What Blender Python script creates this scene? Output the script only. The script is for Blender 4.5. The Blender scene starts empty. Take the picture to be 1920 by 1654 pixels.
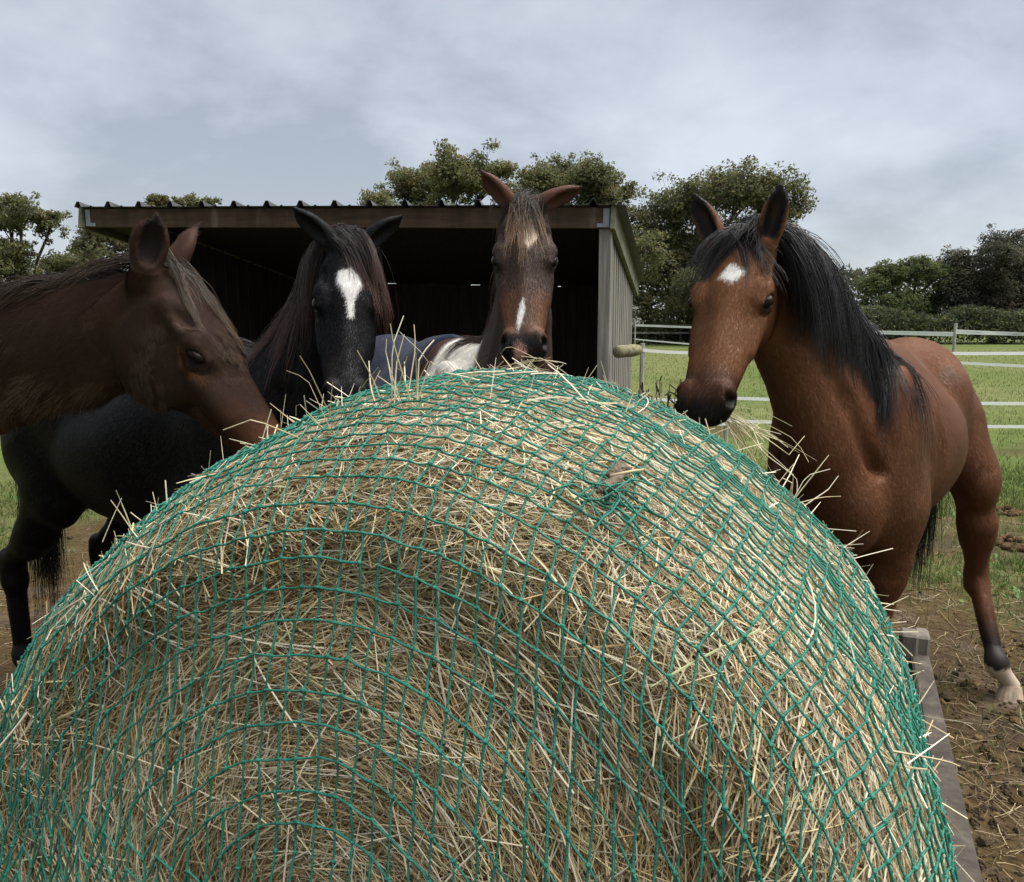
import bpy, math
import numpy as np
rng = np.random.default_rng(7)
scene = bpy.context.scene
COL = scene.collection
PI = math.pi
# ------------------------------------------------------------------ camera
CAM_H = 1.65; PITCH = math.radians(8.6); FPX = 1500.0
CP, SP = math.cos(PITCH), math.sin(PITCH)
def at(px, py, Y):
    """point at ground distance Y in front of the viewer on the sight line through (px, py)"""
    u = (px - 960) / FPX; w = (827 - py) / FPX
    d = np.array([u, CP + w * SP, -SP + w * CP])
    p = d * (Y / d[1]); p[2] += CAM_H
    return p
def at_ground(px, py, z=0.0):
    u = (px - 960) / FPX; w = (827 - py) / FPX
    d = np.array([u, CP + w * SP, -SP + w * CP])
    p = d * ((z - CAM_H) / d[2]); p[2] += CAM_H
    return p
def unit(v):
    v = np.asarray(v, float)
    return v / np.maximum(np.linalg.norm(v, axis=-1, keepdims=True), 1e-9)
def lerp(a, b, t): return a + (b - a) * t
def sstep(a, b, x):
    t = np.clip((x - a) / (b - a), 0, 1); return t * t * (3 - 2 * t)
# ------------------------------------------------------------------ noise
def _hash(ix, iy, iz, seed):
    h = (ix * 374761393 + iy * 668265263 + iz * 1274126177 + seed * 974711) & 0xffffffff
    h = ((h ^ (h >> 13)) * 1274126177) & 0xffffffff
    return ((h ^ (h >> 16)) & 0xffff) / 65535.0
def vnoise(P, freq=1.0, seed=0, oct=1):
    P = np.asarray(P, float); out = 0; amp = 1; tot = 0
    for o in range(oct):
        Q = P * freq + seed * 17.31 + o * 5.7
        I = np.floor(Q).astype(np.int64); f = Q - I; f = f * f * (3 - 2 * f)
        v = 0
        for dx in (0, 1):
            for dy in (0, 1):
                for dz in (0, 1):
                    w = (f[..., 0] if dx else 1 - f[..., 0]) * (f[..., 1] if dy else 1 - f[..., 1]) * (f[..., 2] if dz else 1 - f[..., 2])
                    v = v + w * _hash(I[..., 0] + dx, I[..., 1] + dy, I[..., 2] + dz, seed + o)
        out = out + v * amp; tot += amp; amp *= .5; freq *= 2.0
    return out / tot            # 0..1
# ------------------------------------------------------------------ meshes
def tag(o, label=None, cat=None, group=None, kind=None):
    if label: o['label'] = label
    if cat: o['category'] = cat
    if group: o['group'] = group
    if kind: o['kind'] = kind
    return o
def empty(name, loc, label, cat, group=None):
    o = bpy.data.objects.new(name, None); o.location = [float(c) for c in loc]; COL.objects.link(o)
    o.empty_display_size = .1
    return tag(o, label, cat, group)
def mesh_data(name, V, faces, col=None, nrm=None, smooth=True):
    V = np.ascontiguousarray(V, np.float32).reshape(-1, 3)
    if isinstance(faces, np.ndarray): faces = [faces]
    faces = [np.asarray(f, np.int32) for f in faces if len(f)]
    me = bpy.data.meshes.new(name)
    me.vertices.add(len(V)); me.vertices.foreach_set('co', V.ravel())
    li = np.concatenate([f.ravel() for f in faces])
    tot = np.concatenate([np.full(len(f), f.shape[1], np.int32) for f in faces])
    st = np.concatenate([[0], np.cumsum(tot)[:-1]]).astype(np.int32)
    me.loops.add(len(li)); me.loops.foreach_set('vertex_index', li)
    me.polygons.add(len(tot)); me.polygons.foreach_set('loop_start', st)
    if smooth: me.polygons.foreach_set('use_smooth', np.ones(len(tot), bool))
    else: me.polygons.foreach_set('use_smooth', np.zeros(len(tot), bool))
    if col is not None:
        a = me.attributes.new('Col', 'FLOAT_COLOR', 'POINT')
        c = np.ones((len(V), 4), np.float32); c[:, :3] = np.asarray(col).reshape(-1, 3)
        a.data.foreach_set('color', c.ravel())
    if nrm is not None:
        a = me.attributes.new('Nrm', 'FLOAT_VECTOR', 'POINT')
        a.data.foreach_set('vector', np.ascontiguousarray(nrm, np.float32).ravel())
    me.update(calc_edges=True)
    return me
def mk(name, V, faces, mat, parent=None, col=None, nrm=None, smooth=True, origin=None):
    """one mesh object in world coordinates; a child keeps its place under its parent"""
    V = np.asarray(V, float).reshape(-1, 3)
    if origin is None:
        origin = np.zeros(3)
    me = mesh_data(name, V - origin, faces, col, nrm, smooth)
    o = bpy.data.objects.new(name, me); COL.objects.link(o)
    if mat is not None: me.materials.append(mat)
    o.location = [float(c) for c in origin]
    if parent is not None:
        o.parent = parent
        o.location = [float(c) for c in (np.asarray(origin) - np.array(parent.location))] if parent.parent is None else (0, 0, 0)
        if parent.parent is not None:
            o.location = [float(c) for c in origin]; 
    return o
class MB:
    """collects boxes, tubes and grids into one mesh"""
    def __init__(s): s.V = []; s.F4 = []; s.F3 = []; s.C = []; s.n = 0
    def add(s, V, F, col=None):
        V = np.asarray(V, float).reshape(-1, 3); F = np.asarray(F, np.int64)
        if len(V) == 0: return
        s.V.append(V); (s.F4 if F.shape[1] == 4 else s.F3).append(F + s.n); s.n += len(V)
        c = np.ones((len(V), 3)) if col is None else np.broadcast_to(np.asarray(col, float), (len(V), 3))
        s.C.append(c)
    def box(s, o, ex, ey, ez, col=None, bev=.004):
        """box centred at o with full edge vectors ex, ey, ez, edges chamfered"""
        o, ex, ey, ez = [np.asarray(a, float) for a in (o, ex, ey, ez)]
        L = [np.linalg.norm(a) for a in (ex, ey, ez)]; b = min(bev, min(L) * .3)
        U = [a / l for a, l in zip((ex, ey, ez), L)]; h = [l / 2 for l in L]
        V = []; idx = {}
        for sx in (-1, 1):
            for sy in (-1, 1):
                for sz in (-1, 1):
                    for k in range(3):
                        q = [sx * (h[0] - b), sy * (h[1] - b), sz * (h[2] - b)]
                        q[k] = (sx, sy, sz)[k] * h[k]
                        idx[(sx, sy, sz, k)] = len(V); V.append(o + q[0] * U[0] + q[1] * U[1] + q[2] * U[2])
        F4 = []; F3 = []
        for k in range(3):
            a, c = [(1, 2), (2, 0), (0, 1)][k]
            for sk in (-1, 1):
                f = []
                for sa, sc in ((-1, -1), (1, -1), (1, 1), (-1, 1)):
                    sg = [0, 0, 0]; sg[k] = sk; sg[a] = sa; sg[c] = sc
                    f.append(idx[(*sg, k)])
                F4.append(f if sk > 0 else f[::-1])
            for sa in (-1, 1):
                for sc in (-1, 1):
                    p0 = [0, 0, 0]; p1 = [0, 0, 0]; p0[k] = -1; p1[k] = 1
                    p0[a] = p1[a] = sa; p0[c] = p1[c] = sc
                    f = [idx[(*p0, a)], idx[(*p1, a)], idx[(*p1, c)], idx[(*p0, c)]]
                    F4.append(f if sa * sc < 0 else f[::-1])
        for sx in (-1, 1):
            for sy in (-1, 1):
                for sz in (-1, 1):
                    f = [idx[(sx, sy, sz, k)] for k in range(3)]
                    F3.append(f if sx * sy * sz > 0 else f[::-1])
        n = s.n
        s.add(V, F4, col); s.F3.append(np.asarray(F3) + n)
        return s
    def tube(s, pts, r, sides=8, col=None, cap=True):
        pts = np.asarray(pts, float); r = np.broadcast_to(np.asarray(r, float), (len(pts),))
        V, F, _ = tubes(pts[None], r[None], sides)
        n = s.n; s.add(V, F, col)
        if cap and sides in (3, 4):
            pass
        if cap:
            m = len(pts)
            for e, pt in ((0, pts[0]), (m - 1, pts[-1])):
                c = s.n; s.add([pt], np.zeros((0, 3), int), col)
                ring = n + e * sides + np.arange(sides); nx = np.roll(ring, -1)
                f = np.stack([nx, ring, np.full(sides, c)], 1)
                s.F3.append(f if e == 0 else f[:, ::-1])
        return s
    def build(s, name, mat, parent=None, smooth=False, col=False, origin=None):
        V = np.concatenate(s.V); fs = []
        if s.F4: fs.append(np.concatenate([f for f in s.F4 if len(f)]))
        f3 = [f for f in s.F3 if len(f)]
        if f3: fs.append(np.concatenate(f3))
        return mk(name, V, fs, mat, parent, np.concatenate(s.C) if col else None, None, smooth, origin)
def tubes(P, R, sides=3, C=None, seed=0):
    """many tapered tubes at once. P [N,m,3], R [N,m], C [N,m,3]"""
    P = np.asarray(P, float); N, m, _ = P.shape
    T = unit(np.gradient(P, axis=1))
    ref = np.random.default_rng(seed).normal(size=(N, 1, 3)) if N > 1 else np.array([[[.31, .52, .8]]])
    n1 = unit(np.cross(T, ref)); n2 = np.cross(T, n1)
    a = np.arange(sides) * 2 * PI / sides
    V = P[:, :, None] + R[:, :, None, None] * (np.cos(a)[None, None, :, None] * n1[:, :, None] + np.sin(a)[None, None, :, None] * n2[:, :, None])
    base = (np.arange(N)[:, None, None] * m + np.arange(m - 1)[None, :, None]) * sides
    k = np.arange(sides)[None, None]; k2 = (k + 1) % sides
    F = np.stack([base + k, base + k2, base + sides + k2, base + sides + k], -1).reshape(-1, 4)
    CC = None if C is None else np.repeat(np.asarray(C)[:, :, None], sides, 2).reshape(-1, 3)
    return V.reshape(-1, 3), F, CC
def ribbons(P, W, S, C=None):
    """flat blades. P [N,m,3] spine, W [N,m] half width, S [N,3] side vector"""
    N, m, _ = P.shape
    L = P - W[..., None] * S[:, None]; Rr = P + W[..., None] * S[:, None]
    V = np.stack([L, Rr], 2).reshape(-1, 3)
    b = (np.arange(N)[:, None] * m + np.arange(m - 1)[None]) * 2
    F = np.stack([b, b + 1, b + 3, b + 2], -1).reshape(-1, 4)
    CC = None if C is None else np.repeat(C[:, :, None], 2, 2).reshape(-1, 3)
    return V, F, CC
def sphere(c, r, nu=24, nv=14, R=np.eye(3)):
    r = np.broadcast_to(np.asarray(r, float), (3,))
    V = [[0, 0, 1.]]
    for j in range(1, nv):
        a = PI * j / nv
        for i in range(nu):
            b = 2 * PI * i / nu; V.append([math.sin(a) * math.cos(b), math.sin(a) * math.sin(b), math.cos(a)])
    V.append([0, 0, -1.]); V = np.array(V) * r @ np.asarray(R) + np.asarray(c)
    F4 = []; F3 = []
    for i in range(nu):
        k = (i + 1) % nu
        F3.append([0, 1 + i, 1 + k]); e = 1 + (nv - 2) * nu; F3.append([e + i, len(V) - 1, e + k])
        for j in range(nv - 2):
            F4.append([1 + j * nu + i, 1 + (j + 1) * nu + i, 1 + (j + 1) * nu + k, 1 + j * nu + k])
    return V, [np.array(F4), np.array(F3)]
# ------------------------------------------------------------------ materials
def material(name, base=(.5, .5, .5), rough=.7, spec=.3, attr=False, var=None, bump=None, sheen=0, nrm=False, metal=0, trans=0, two=None, coords='Object'):
    """Principled; attr: base from vertex attribute Col; var=(scale(s), amount): brightness noise;
    two=(colour, scale, lo, hi): second colour mixed in by noise; bump=(scale(s), strength, distance)"""
    m = bpy.data.materials.new(name); m.use_nodes = True; nt = m.node_tree; N = nt.nodes; Lk = nt.links
    b = N['Principled BSDF']; b.inputs['Roughness'].default_value = rough
    b.inputs['Specular IOR Level'].default_value = spec; b.inputs['Metallic'].default_value = metal
    if sheen: b.inputs['Sheen Weight'].default_value = sheen; b.inputs['Sheen Roughness'].default_value = .5
    tc = N.new('ShaderNodeTexCoord')
    def noise(scale, detail=4):
        mp = N.new('ShaderNodeMapping'); Lk.new(tc.outputs[coords], mp.inputs['Vector'])
        mp.inputs['Scale'].default_value = scale if hasattr(scale, '__len__') else (scale,) * 3
        n = N.new('ShaderNodeTexNoise'); n.inputs['Scale'].default_value = 1; n.inputs['Detail'].default_value = detail
        Lk.new(mp.outputs[0], n.inputs['Vector']); return n
    if attr:
        a = N.new('ShaderNodeAttribute'); a.attribute_name = 'Col'; c = a.outputs['Color']
    else:
        a = N.new('ShaderNodeRGB'); a.outputs[0].default_value = (*base, 1); c = a.outputs[0]
    if two:
        n = noise(two[1]); r = N.new('ShaderNodeMapRange'); r.inputs['From Min'].default_value = two[2]; r.inputs['From Max'].default_value = two[3]
        Lk.new(n.outputs['Fac'], r.inputs['Value']); mx = N.new('ShaderNodeMix'); mx.data_type = 'RGBA'
        Lk.new(r.outputs[0], mx.inputs['Factor']); Lk.new(c, mx.inputs['A']); mx.inputs['B'].default_value = (*two[0], 1); c = mx.outputs['Result']
    for v in ([] if var is None else (var if isinstance(var, list) else [var])):
        n = noise(v[0]); r = N.new('ShaderNodeMapRange'); r.inputs['From Min'].default_value = .3; r.inputs['From Max'].default_value = .7
        r.inputs['To Min'].default_value = 1 - v[1]; r.inputs['To Max'].default_value = 1 + v[1]; Lk.new(n.outputs['Fac'], r.inputs['Value'])
        mx = N.new('ShaderNodeVectorMath'); mx.operation = 'SCALE'; Lk.new(c, mx.inputs[0]); Lk.new(r.outputs[0], mx.inputs['Scale']); c = mx.outputs[0]
    Lk.new(c, b.inputs['Base Color'])
    nin = None
    if nrm:
        a2 = N.new('ShaderNodeAttribute'); a2.attribute_name = 'Nrm'; nin = a2.outputs['Vector']
    if bump:
        n = noise(bump[0], 5); bp = N.new('ShaderNodeBump'); bp.inputs['Strength'].default_value = bump[1]; bp.inputs['Distance'].default_value = bump[2]
        Lk.new(n.outputs['Fac'], bp.inputs['Height'])
        if nin is not None: Lk.new(nin, bp.inputs['Normal'])
        nin = bp.outputs[0]
    if nin is not None: Lk.new(nin, b.inputs['Normal'])
    if trans:   # thin leaves and blades let some light through
        t = N.new('ShaderNodeBsdfTranslucent'); Lk.new(c, t.inputs['Color']); ms = N.new('ShaderNodeMixShader'); ms.inputs[0].default_value = trans
        Lk.new(b.outputs[0], ms.inputs[1]); Lk.new(t.outputs[0], ms.inputs[2]); Lk.new(ms.outputs[0], N['Material Output'].inputs['Surface'])
    return m
# ------------------------------------------------------------------ world, sun, camera
SUN_EL, SUN_AZ = math.radians(66), math.radians(95)     # azimuth clockwise from +Y
w = bpy.data.worlds.new('World'); scene.world = w; w.use_nodes = True
nt = w.node_tree; N = nt.nodes; Lk = nt.links; bg = N['Background']
tc = N.new('ShaderNodeTexCoord'); sx = N.new('ShaderNodeSeparateXYZ'); Lk.new(tc.outputs['Generated'], sx.inputs[0])
def mth(op, a, b_=None, clamp=False):
    n = N.new('ShaderNodeMath'); n.operation = op; n.use_clamp = clamp
    for i, v in enumerate((a, b_)):
        if v is None: continue
        if isinstance(v, (int, float)): n.inputs[i].default_value = v
        else: Lk.new(v, n.inputs[i])
    return n.outputs[0]
zz = mth('ADD', mth('MAXIMUM', sx.outputs['Z'], 0.0), .40)
cb = N.new('ShaderNodeCombineXYZ'); Lk.new(mth('DIVIDE', sx.outputs['X'], zz), cb.inputs[0]); Lk.new(mth('DIVIDE', sx.outputs['Y'], zz), cb.inputs[1])
def wn(scale, detail, rough, off, dist=0.):
    mp = N.new('ShaderNodeMapping'); mp.inputs['Location'].default_value = off; mp.inputs['Scale'].default_value = scale; Lk.new(cb.outputs[0], mp.inputs[0])
    n = N.new('ShaderNodeTexNoise'); n.inputs['Scale'].default_value = 1; n.inputs['Detail'].default_value = detail; n.inputs['Roughness'].default_value = rough; n.inputs['Distortion'].default_value = dist
    Lk.new(mp.outputs[0], n.inputs['Vector']); return n.outputs['Fac']
n1 = wn((1.25, 1.35, 1), 7, .52, (3.1, 1.2, 0), .25); n2 = wn((3.4, 3.6, 1), 6, .55, (7, 2, 0), .25)
cl = mth('ADD', mth('MULTIPLY', n1, .72), mth('MULTIPLY', n2, .28))
rp = N.new('ShaderNodeValToRGB'); e = rp.color_ramp.elements
e[0].position = .40; e[0].color = (.315, .333, .365, 1); e[1].position = .59; e[1].color = (.59, .61, .65, 1)
k = e.new(.49); k.color = (.47, .49, .53, 1)
Lk.new(cl, rp.inputs[0])
hz = N.new('ShaderNodeMapRange'); hz.inputs['From Min'].default_value = .02; hz.inputs['From Max'].default_value = .30; Lk.new(sx.outputs['Z'], hz.inputs['Value'])
hm = N.new('ShaderNodeMix'); hm.data_type = 'RGBA'; Lk.new(hz.outputs[0], hm.inputs['Factor']); hm.inputs['A'].default_value = (.48, .52, .58, 1); Lk.new(rp.outputs[0], hm.inputs['B'])
hf = N.new('ShaderNodeMix'); hf.data_type = 'RGBA'; hf.inputs['Factor'].default_value = .25; Lk.new(rp.outputs[0], hf.inputs['A']); Lk.new(hm.outputs['Result'], hf.inputs['B'])
sky = N.new('ShaderNodeTexSky'); sky.sky_type = 'NISHITA'; sky.sun_disc = False; sky.sun_elevation = SUN_EL; sky.sun_rotation = SUN_AZ
sk = N.new('ShaderNodeVectorMath'); sk.operation = 'SCALE'; Lk.new(sky.outputs[0], sk.inputs[0]); sk.inputs['Scale'].default_value = .10
# thin cloud deck over the blue sky: the clouds' own brightness is divided by the background strength
SKY_STRENGTH = .10
cs = N.new('ShaderNodeVectorMath'); cs.operation = 'SCALE'; Lk.new(hf.outputs['Result'], cs.inputs[0]); cs.inputs['Scale'].default_value = .225 / SKY_STRENGTH
mixc = N.new('ShaderNodeMix'); mixc.data_type = 'RGBA'; mixc.inputs['Factor'].default_value = .93
Lk.new(sky.outputs[0], mixc.inputs['A']); Lk.new(cs.outputs[0], mixc.inputs['B']); Lk.new(mixc.outputs['Result'], bg.inputs['Color'])
bg.inputs['Strength'].default_value = SKY_STRENGTH
sd = bpy.data.lights.new('sun', 'SUN'); sd.energy = 1.5; sd.angle = math.radians(60); sd.color = (1, .96, .9)
so = bpy.data.objects.new('sun', sd); COL.objects.link(so)
so.rotation_euler = (PI / 2 - SUN_EL, 0, PI - SUN_AZ)
so.location = (20, 10, 30)
cd = bpy.data.cameras.new('camera'); cam = bpy.data.objects.new('camera', cd); COL.objects.link(cam)
cam.location = (0, 0, CAM_H); cam.rotation_euler = (PI / 2 - PITCH, 0, 0)
cd.sensor_width = 36; cd.lens = 36 * FPX / 1920; cd.clip_start = .02; cd.clip_end = 3000; scene.camera = cam
vs = scene.view_settings; vs.view_transform = 'Standard'; vs.look = 'None'; vs.exposure = 2.35; vs.gamma = 1; vs.use_curve_mapping = False
scene.cycles.max_bounces = 6; scene.cycles.diffuse_bounces = 3; scene.cycles.use_denoising = True
# ================================================================== GROUND
def gz(x, y):
    """ground height"""
    P = np.stack([x, y, np.zeros_like(x)], -1)
    near = np.exp(-(np.maximum(np.hypot(x - .5, y - 2.5) - 3.2, 0) / 2.2) ** 2)
    h = (vnoise(P, 1.3, 3, 2) - .5) * .05 + near * ((vnoise(P, 5, 4, 3) - .5) * .07)
    return h * np.clip(1.4 - np.hypot(x, y) / 40, .15, 1)
def axis_coords(c0, c1, fine, far, n):
    mid = np.arange(c0, c1, fine)
    g = np.geomspace(fine, far, n)
    return np.concatenate([(c0 - np.cumsum(g))[::-1], mid, c1 + np.cumsum(g)])
gx = axis_coords(-4.2, 4.6, .035, 260, 46); gy = axis_coords(.4, 8.0, .035, 260, 46)
GX, GY = np.meshgrid(gx, gy)
GZ = gz(GX, GY)
P = np.stack([GX, GY, GX * 0], -1)
# bare trampled mud round the feeder, grass further off
dist = np.hypot(GX - .6, (GY - 2.3) * .9) - 1.9 * sstep(-.6, -1.6, GX)
grassw = sstep(2.3, 4.8, dist + (vnoise(P, .9, 11, 3) - .5) * 3.4 + (vnoise(P, 5, 12, 2) - .5) * .9)
grassw *= 1 - .75 * sstep(.60, .68, vnoise(P, .55, 14, 3)) * (1 - sstep(14, 24, dist))
mud = np.array([.048, .034, .021]); dung = np.array([.062, .042, .018]); pale = np.array([.088, .069, .048]); grs = np.array([.080, .108, .028]); grs2 = np.array([.115, .125, .045])
nz = vnoise(P, 7, 21, 3)[..., None]; n4 = vnoise(P, 1.6, 22, 2)[..., None]
cm = lerp(lerp(mud, dung, sstep(.4, .6, n4)), pale, sstep(.52, .75, nz) * .7)
cg = lerp(grs, grs2, sstep(.35, .65, vnoise(P, .35, 23, 3))[..., None])
gc = lerp(cm, cg, grassw[..., None])
ny, nx = GX.shape
ii = (np.arange(ny - 1)[:, None] * nx + np.arange(nx - 1)[None])
GF = np.stack([ii, ii + 1, ii + nx + 1, ii + nx], -1).reshape(-1, 4)
m_ground = material('ground_soil', attr=True, rough=.95, spec=.1, var=[(38, .35), (3.5, .18)], bump=(55, .7, .02))
o = mk('ground', np.stack([GX, GY, GZ], -1), GF, m_ground, col=gc.reshape(-1, 3)); tag(o, kind='structure')
def grass_weight(x, y):
    P = np.stack([x, y, x * 0], -1); d = np.hypot(x - .6, (y - 2.3) * .9) - 1.9 * sstep(-.6, -1.6, x)
    g = sstep(2.3, 4.8, d + (vnoise(P, .9, 11, 3) - .5) * 3.4 + (vnoise(P, 5, 12, 2) - .5) * .9)
    return g * (1 - .75 * sstep(.60, .68, vnoise(P, .55, 14, 3)) * (1 - sstep(14, 24, d)))
# grass blades: dense in the parts of the field the view reaches
def scatter(n, y0, y1, a0, a1, power=1.0):
    y = y0 * (y1 / y0) ** (rng.random(n) ** power); u = a0 + (a1 - a0) * rng.random(n)
    return y * u, y
gxs = []; gys = []
for (n, y0, y1, a0, a1) in ((90000, 2.6, 9, .36, .80), (70000, 8, 45, .05, .78), (26000, 2.6, 8, -.85, -.42), (12000, 5, 30, -.8, -.3), (30000, 3.0, 10, .12, .42)):
    x, y = scatter(n, y0, y1, a0, a1); gxs.append(x); gys.append(y)
bx = np.concatenate(gxs); by = np.concatenate(gys)
gw = grass_weight(bx, by); cl = vnoise(np.stack([bx, by, bx * 0], -1), 6, 31, 2)
keep = (rng.random(len(bx)) < np.where(by > 9, .5, 1)) & (rng.random(len(bx)) < (gw ** 1.3) * (.35 + .9 * sstep(.4, .7, cl)) + .015)
bx, by, gw = bx[keep], by[keep], gw[keep]
n = len(bx); root = np.stack([bx, by, gz(bx, by) - .004], -1)
ln = (.035 + .06 * rng.random(n) ** 2) * (1 + .25 * np.minimum(by / 12, 1)); lean = unit(rng.normal(size=(n, 3)) * [1, 1, .05]) * (ln * rng.uniform(.2, .9, n))[:, None]
mid = root + np.array([0, 0, 1]) * (ln * .6)[:, None] + lean * .35; tip = root + np.array([0, 0, 1]) * (ln * .85)[:, None] + lean
wd = np.clip(.0016 * (1 + by / 7), .002, .012)
W = np.stack([wd, wd * .8, wd * .1], 1); S = unit(np.cross(rng.normal(size=(n, 3)), [0, 0, 1.]))
base = np.array([[.095, .145, .03], [.13, .17, .045], [.17, .17, .07], [.08, .125, .03]])[rng.choice(4, n, p=[.4, .3, .15, .15])]
cc = base[:, None] * np.array([.8, 1.0, 1.15])[None, :, None] * (rng.uniform(.7, 1.25, n) * np.where(by > 8, 1.2, 1))[:, None, None]
V, F, C = ribbons(np.stack([root, mid, tip], 1), W, S, cc)
m_grass = material('grass_blades', attr=True, rough=.6, spec=.3, trans=.3)
tag(mk('grass', V, F, m_grass, col=C), 'short green pasture grass with bare muddy gaps', 'grass', kind='stuff')
# broad weed leaves among the grass
n = 5200
x, y = scatter(n, 3.2, 9, .40, .80); x2, y2 = scatter(1500, 3, 8, -.8, -.42); x = np.r_[x, x2]; y = np.r_[y, y2]
k = rng.random(len(x)) < grass_weight(x, y) * sstep(.45, .6, vnoise(np.stack([x, y, x * 0], -1), 2.2, 37, 2)); x, y = x[k], y[k]; n = len(x)
root = np.stack([x, y, gz(x, y)], -1); a = rng.random(n) * 2 * PI; d = np.stack([np.cos(a), np.sin(a), rng.uniform(.2, .9, n)], -1); L = rng.uniform(.03, .07, n)[:, None]
Pw = np.stack([root, root + d * L * .4, root + d * L * .8, root + d * L - [0, 0, .004]], 1); S = unit(np.cross(d, [0, 0, 1.])); wd = L[:, 0] * .22
cc = np.array([.07, .13, .03]) * rng.uniform(.7, 1.5, (n, 1, 1)) * np.ones((1, 4, 1))
V, F, C = ribbons(Pw, np.stack([wd * .3, wd, wd * .8, wd * .1], 1), S, cc)
tag(mk('weeds', V, F, m_grass, col=C), 'low broad leaved clover and weeds among the grass', 'weeds', kind='stuff')
# straw trodden into the mud
n = 3600
x, y = scatter(n, 1.15, 7.5, .38, .85); x2, y2 = scatter(1300, 2.2, 7, -.9, -.40); x = np.r_[x, x2]; y = np.r_[y, y2]; n = len(x)
a = rng.random(n) * PI; L = rng.uniform(.03, .16, n) * np.where(rng.random(n) < .12, 1.9, 1); d = np.stack([np.cos(a), np.sin(a)], -1)
u = np.linspace(-.5, .5, 4); bend = rng.normal(0, .12, n)
Pn = np.zeros((n, 4, 3)); nrm2 = np.stack([-d[:, 1], d[:, 0]], -1)
Pn[:, :, :2] = np.stack([x, y], -1)[:, None] + d[:, None] * (u[None] * L[:, None])[..., None] + nrm2[:, None] * ((u ** 2)[None] * (L * bend * 3)[:, None])[..., None]
Pn[:, :, 2] = gz(Pn[:, :, 0], Pn[:, :, 1]) + .004 + rng.uniform(0, .012, (n, 1)) * (u[None] + .5)
cc = np.array([[.27, .21, .12], [.16, .12, .07], [.38, .32, .20], [.10, .075, .045]])[rng.choice(4, n, p=[.3, .35, .12, .23])][:, None] * np.ones((1, 4, 1))
V, F, C = tubes(Pn, np.full((n, 4), .0013) * rng.uniform(.7, 1.5, (n, 1)), 3, cc, 5)
m_straw = material('straw_stalks', attr=True, rough=.65, spec=.15, trans=.12)
tag(mk('straw_litter', V, F, m_straw, col=C, smooth=False), 'loose straw stalks trodden into the brown mud', 'straw', kind='stuff')
# crumbly clods of mud and old dung on the trampled part
n = 5200
x, y = scatter(n, 1.2, 5.0, .40, .90); x2, y2 = scatter(1500, 2.2, 6, -.9, -.42); x = np.r_[x, x2]; y = np.r_[y, y2]
k = rng.random(len(x)) < (1 - grass_weight(x, y)) * sstep(.38, .6, vnoise(np.stack([x, y, x * 0], -1), 2.4, 41, 2)) + .03; x, y = x[k], y[k]; n = len(x)
bs, fs = sphere((0, 0, 0), 1, 7, 5); sc = (.006 + .018 * rng.random(n) ** 3)[:, None, None] * rng.uniform(.6, 1.3, (n, 1, 3))
jit = 1 + .5 * (rng.random((n, len(bs), 1)) - .5)
Vc = (bs[None] * jit * sc) + np.stack([x, y, gz(x, y)], -1)[:, None]
F4 = (fs[0][None] + (np.arange(n) * len(bs))[:, None, None]).reshape(-1, 4); F3 = (fs[1][None] + (np.arange(n) * len(bs))[:, None, None]).reshape(-1, 3)
cc = np.array([[.062, .046, .028], [.098, .066, .030], [.05, .036, .023]])[rng.choice(3, n)][:, None] * rng.uniform(.7, 1.4, (n, 1, 1)) * np.ones((1, len(bs), 1))
m_clod = material('mud_clods', attr=True, rough=.95, spec=.1, bump=(120, .6, .01))
tag(mk('mud', Vc, [F4, F3], m_clod, col=cc.reshape(-1, 3), smooth=False), 'crumbly clods of dark mud and trodden dung', 'mud', kind='stuff')
# droppings in the grass
def dung_pile(px, py, r, nb, label):
    c = at_ground(px, py); c[2] = float(gz(np.array([c[0]]), np.array([c[1]]))[0])
    b = MB()
    for i in range(nb):
        a = rng.random() * 2 * PI; rr = r * math.sqrt(rng.random()); q = c + [math.cos(a) * rr, math.sin(a) * rr, (r - rr) * .35 * rng.random() + .012]
        s = rng.uniform(.02, .035); V, fs_ = sphere((0, 0, 0), [s, s * .8, s * .75], 10, 7)
        V = V * (1 + .25 * (vnoise(V, 60, i, 2)[:, None] - .5)) + q
        nb0 = b.n; b.add(V, fs_[0], np.array([.085, .052, .028]) * rng.uniform(.6, 1.3)); b.F3.append(fs_[1] + nb0)
    tag(b.build('dung_pile', m_clod, col=True), label, 'dung', 'dung piles in the grass')
dung_pile(1893, 1022, .17, 60, 'pile of brown horse droppings beside the hind leg of the bay horse')
dung_pile(1885, 962, .14, 40, 'flat scatter of brown droppings in grass, the pile just above the rounder one')
# ================================================================== FIELD SHELTER
m_fascia = material('stained_fascia', (.062, .040, .027), .85, .2, var=[((3, 3, 30), .25), ((9, 9, 2), .25)], two=((.16, .13, .10), (7, 7, 1.2), .62, .8), bump=((8, 8, 80), .4, .01))
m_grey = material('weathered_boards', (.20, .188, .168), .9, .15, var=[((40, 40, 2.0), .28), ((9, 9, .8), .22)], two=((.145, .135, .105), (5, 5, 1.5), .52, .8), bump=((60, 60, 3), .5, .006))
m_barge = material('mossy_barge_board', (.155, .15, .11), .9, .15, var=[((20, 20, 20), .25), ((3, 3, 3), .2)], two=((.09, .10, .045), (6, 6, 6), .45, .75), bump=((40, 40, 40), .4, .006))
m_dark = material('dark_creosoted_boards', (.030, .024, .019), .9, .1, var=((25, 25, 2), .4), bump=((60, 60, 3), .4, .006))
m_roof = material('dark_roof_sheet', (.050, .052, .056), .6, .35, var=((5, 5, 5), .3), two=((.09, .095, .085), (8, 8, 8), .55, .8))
m_zinc = material('zinc_bracket', (.22, .24, .27), .6, .5, metal=.3, var=((30, 30, 30), .15))
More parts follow.
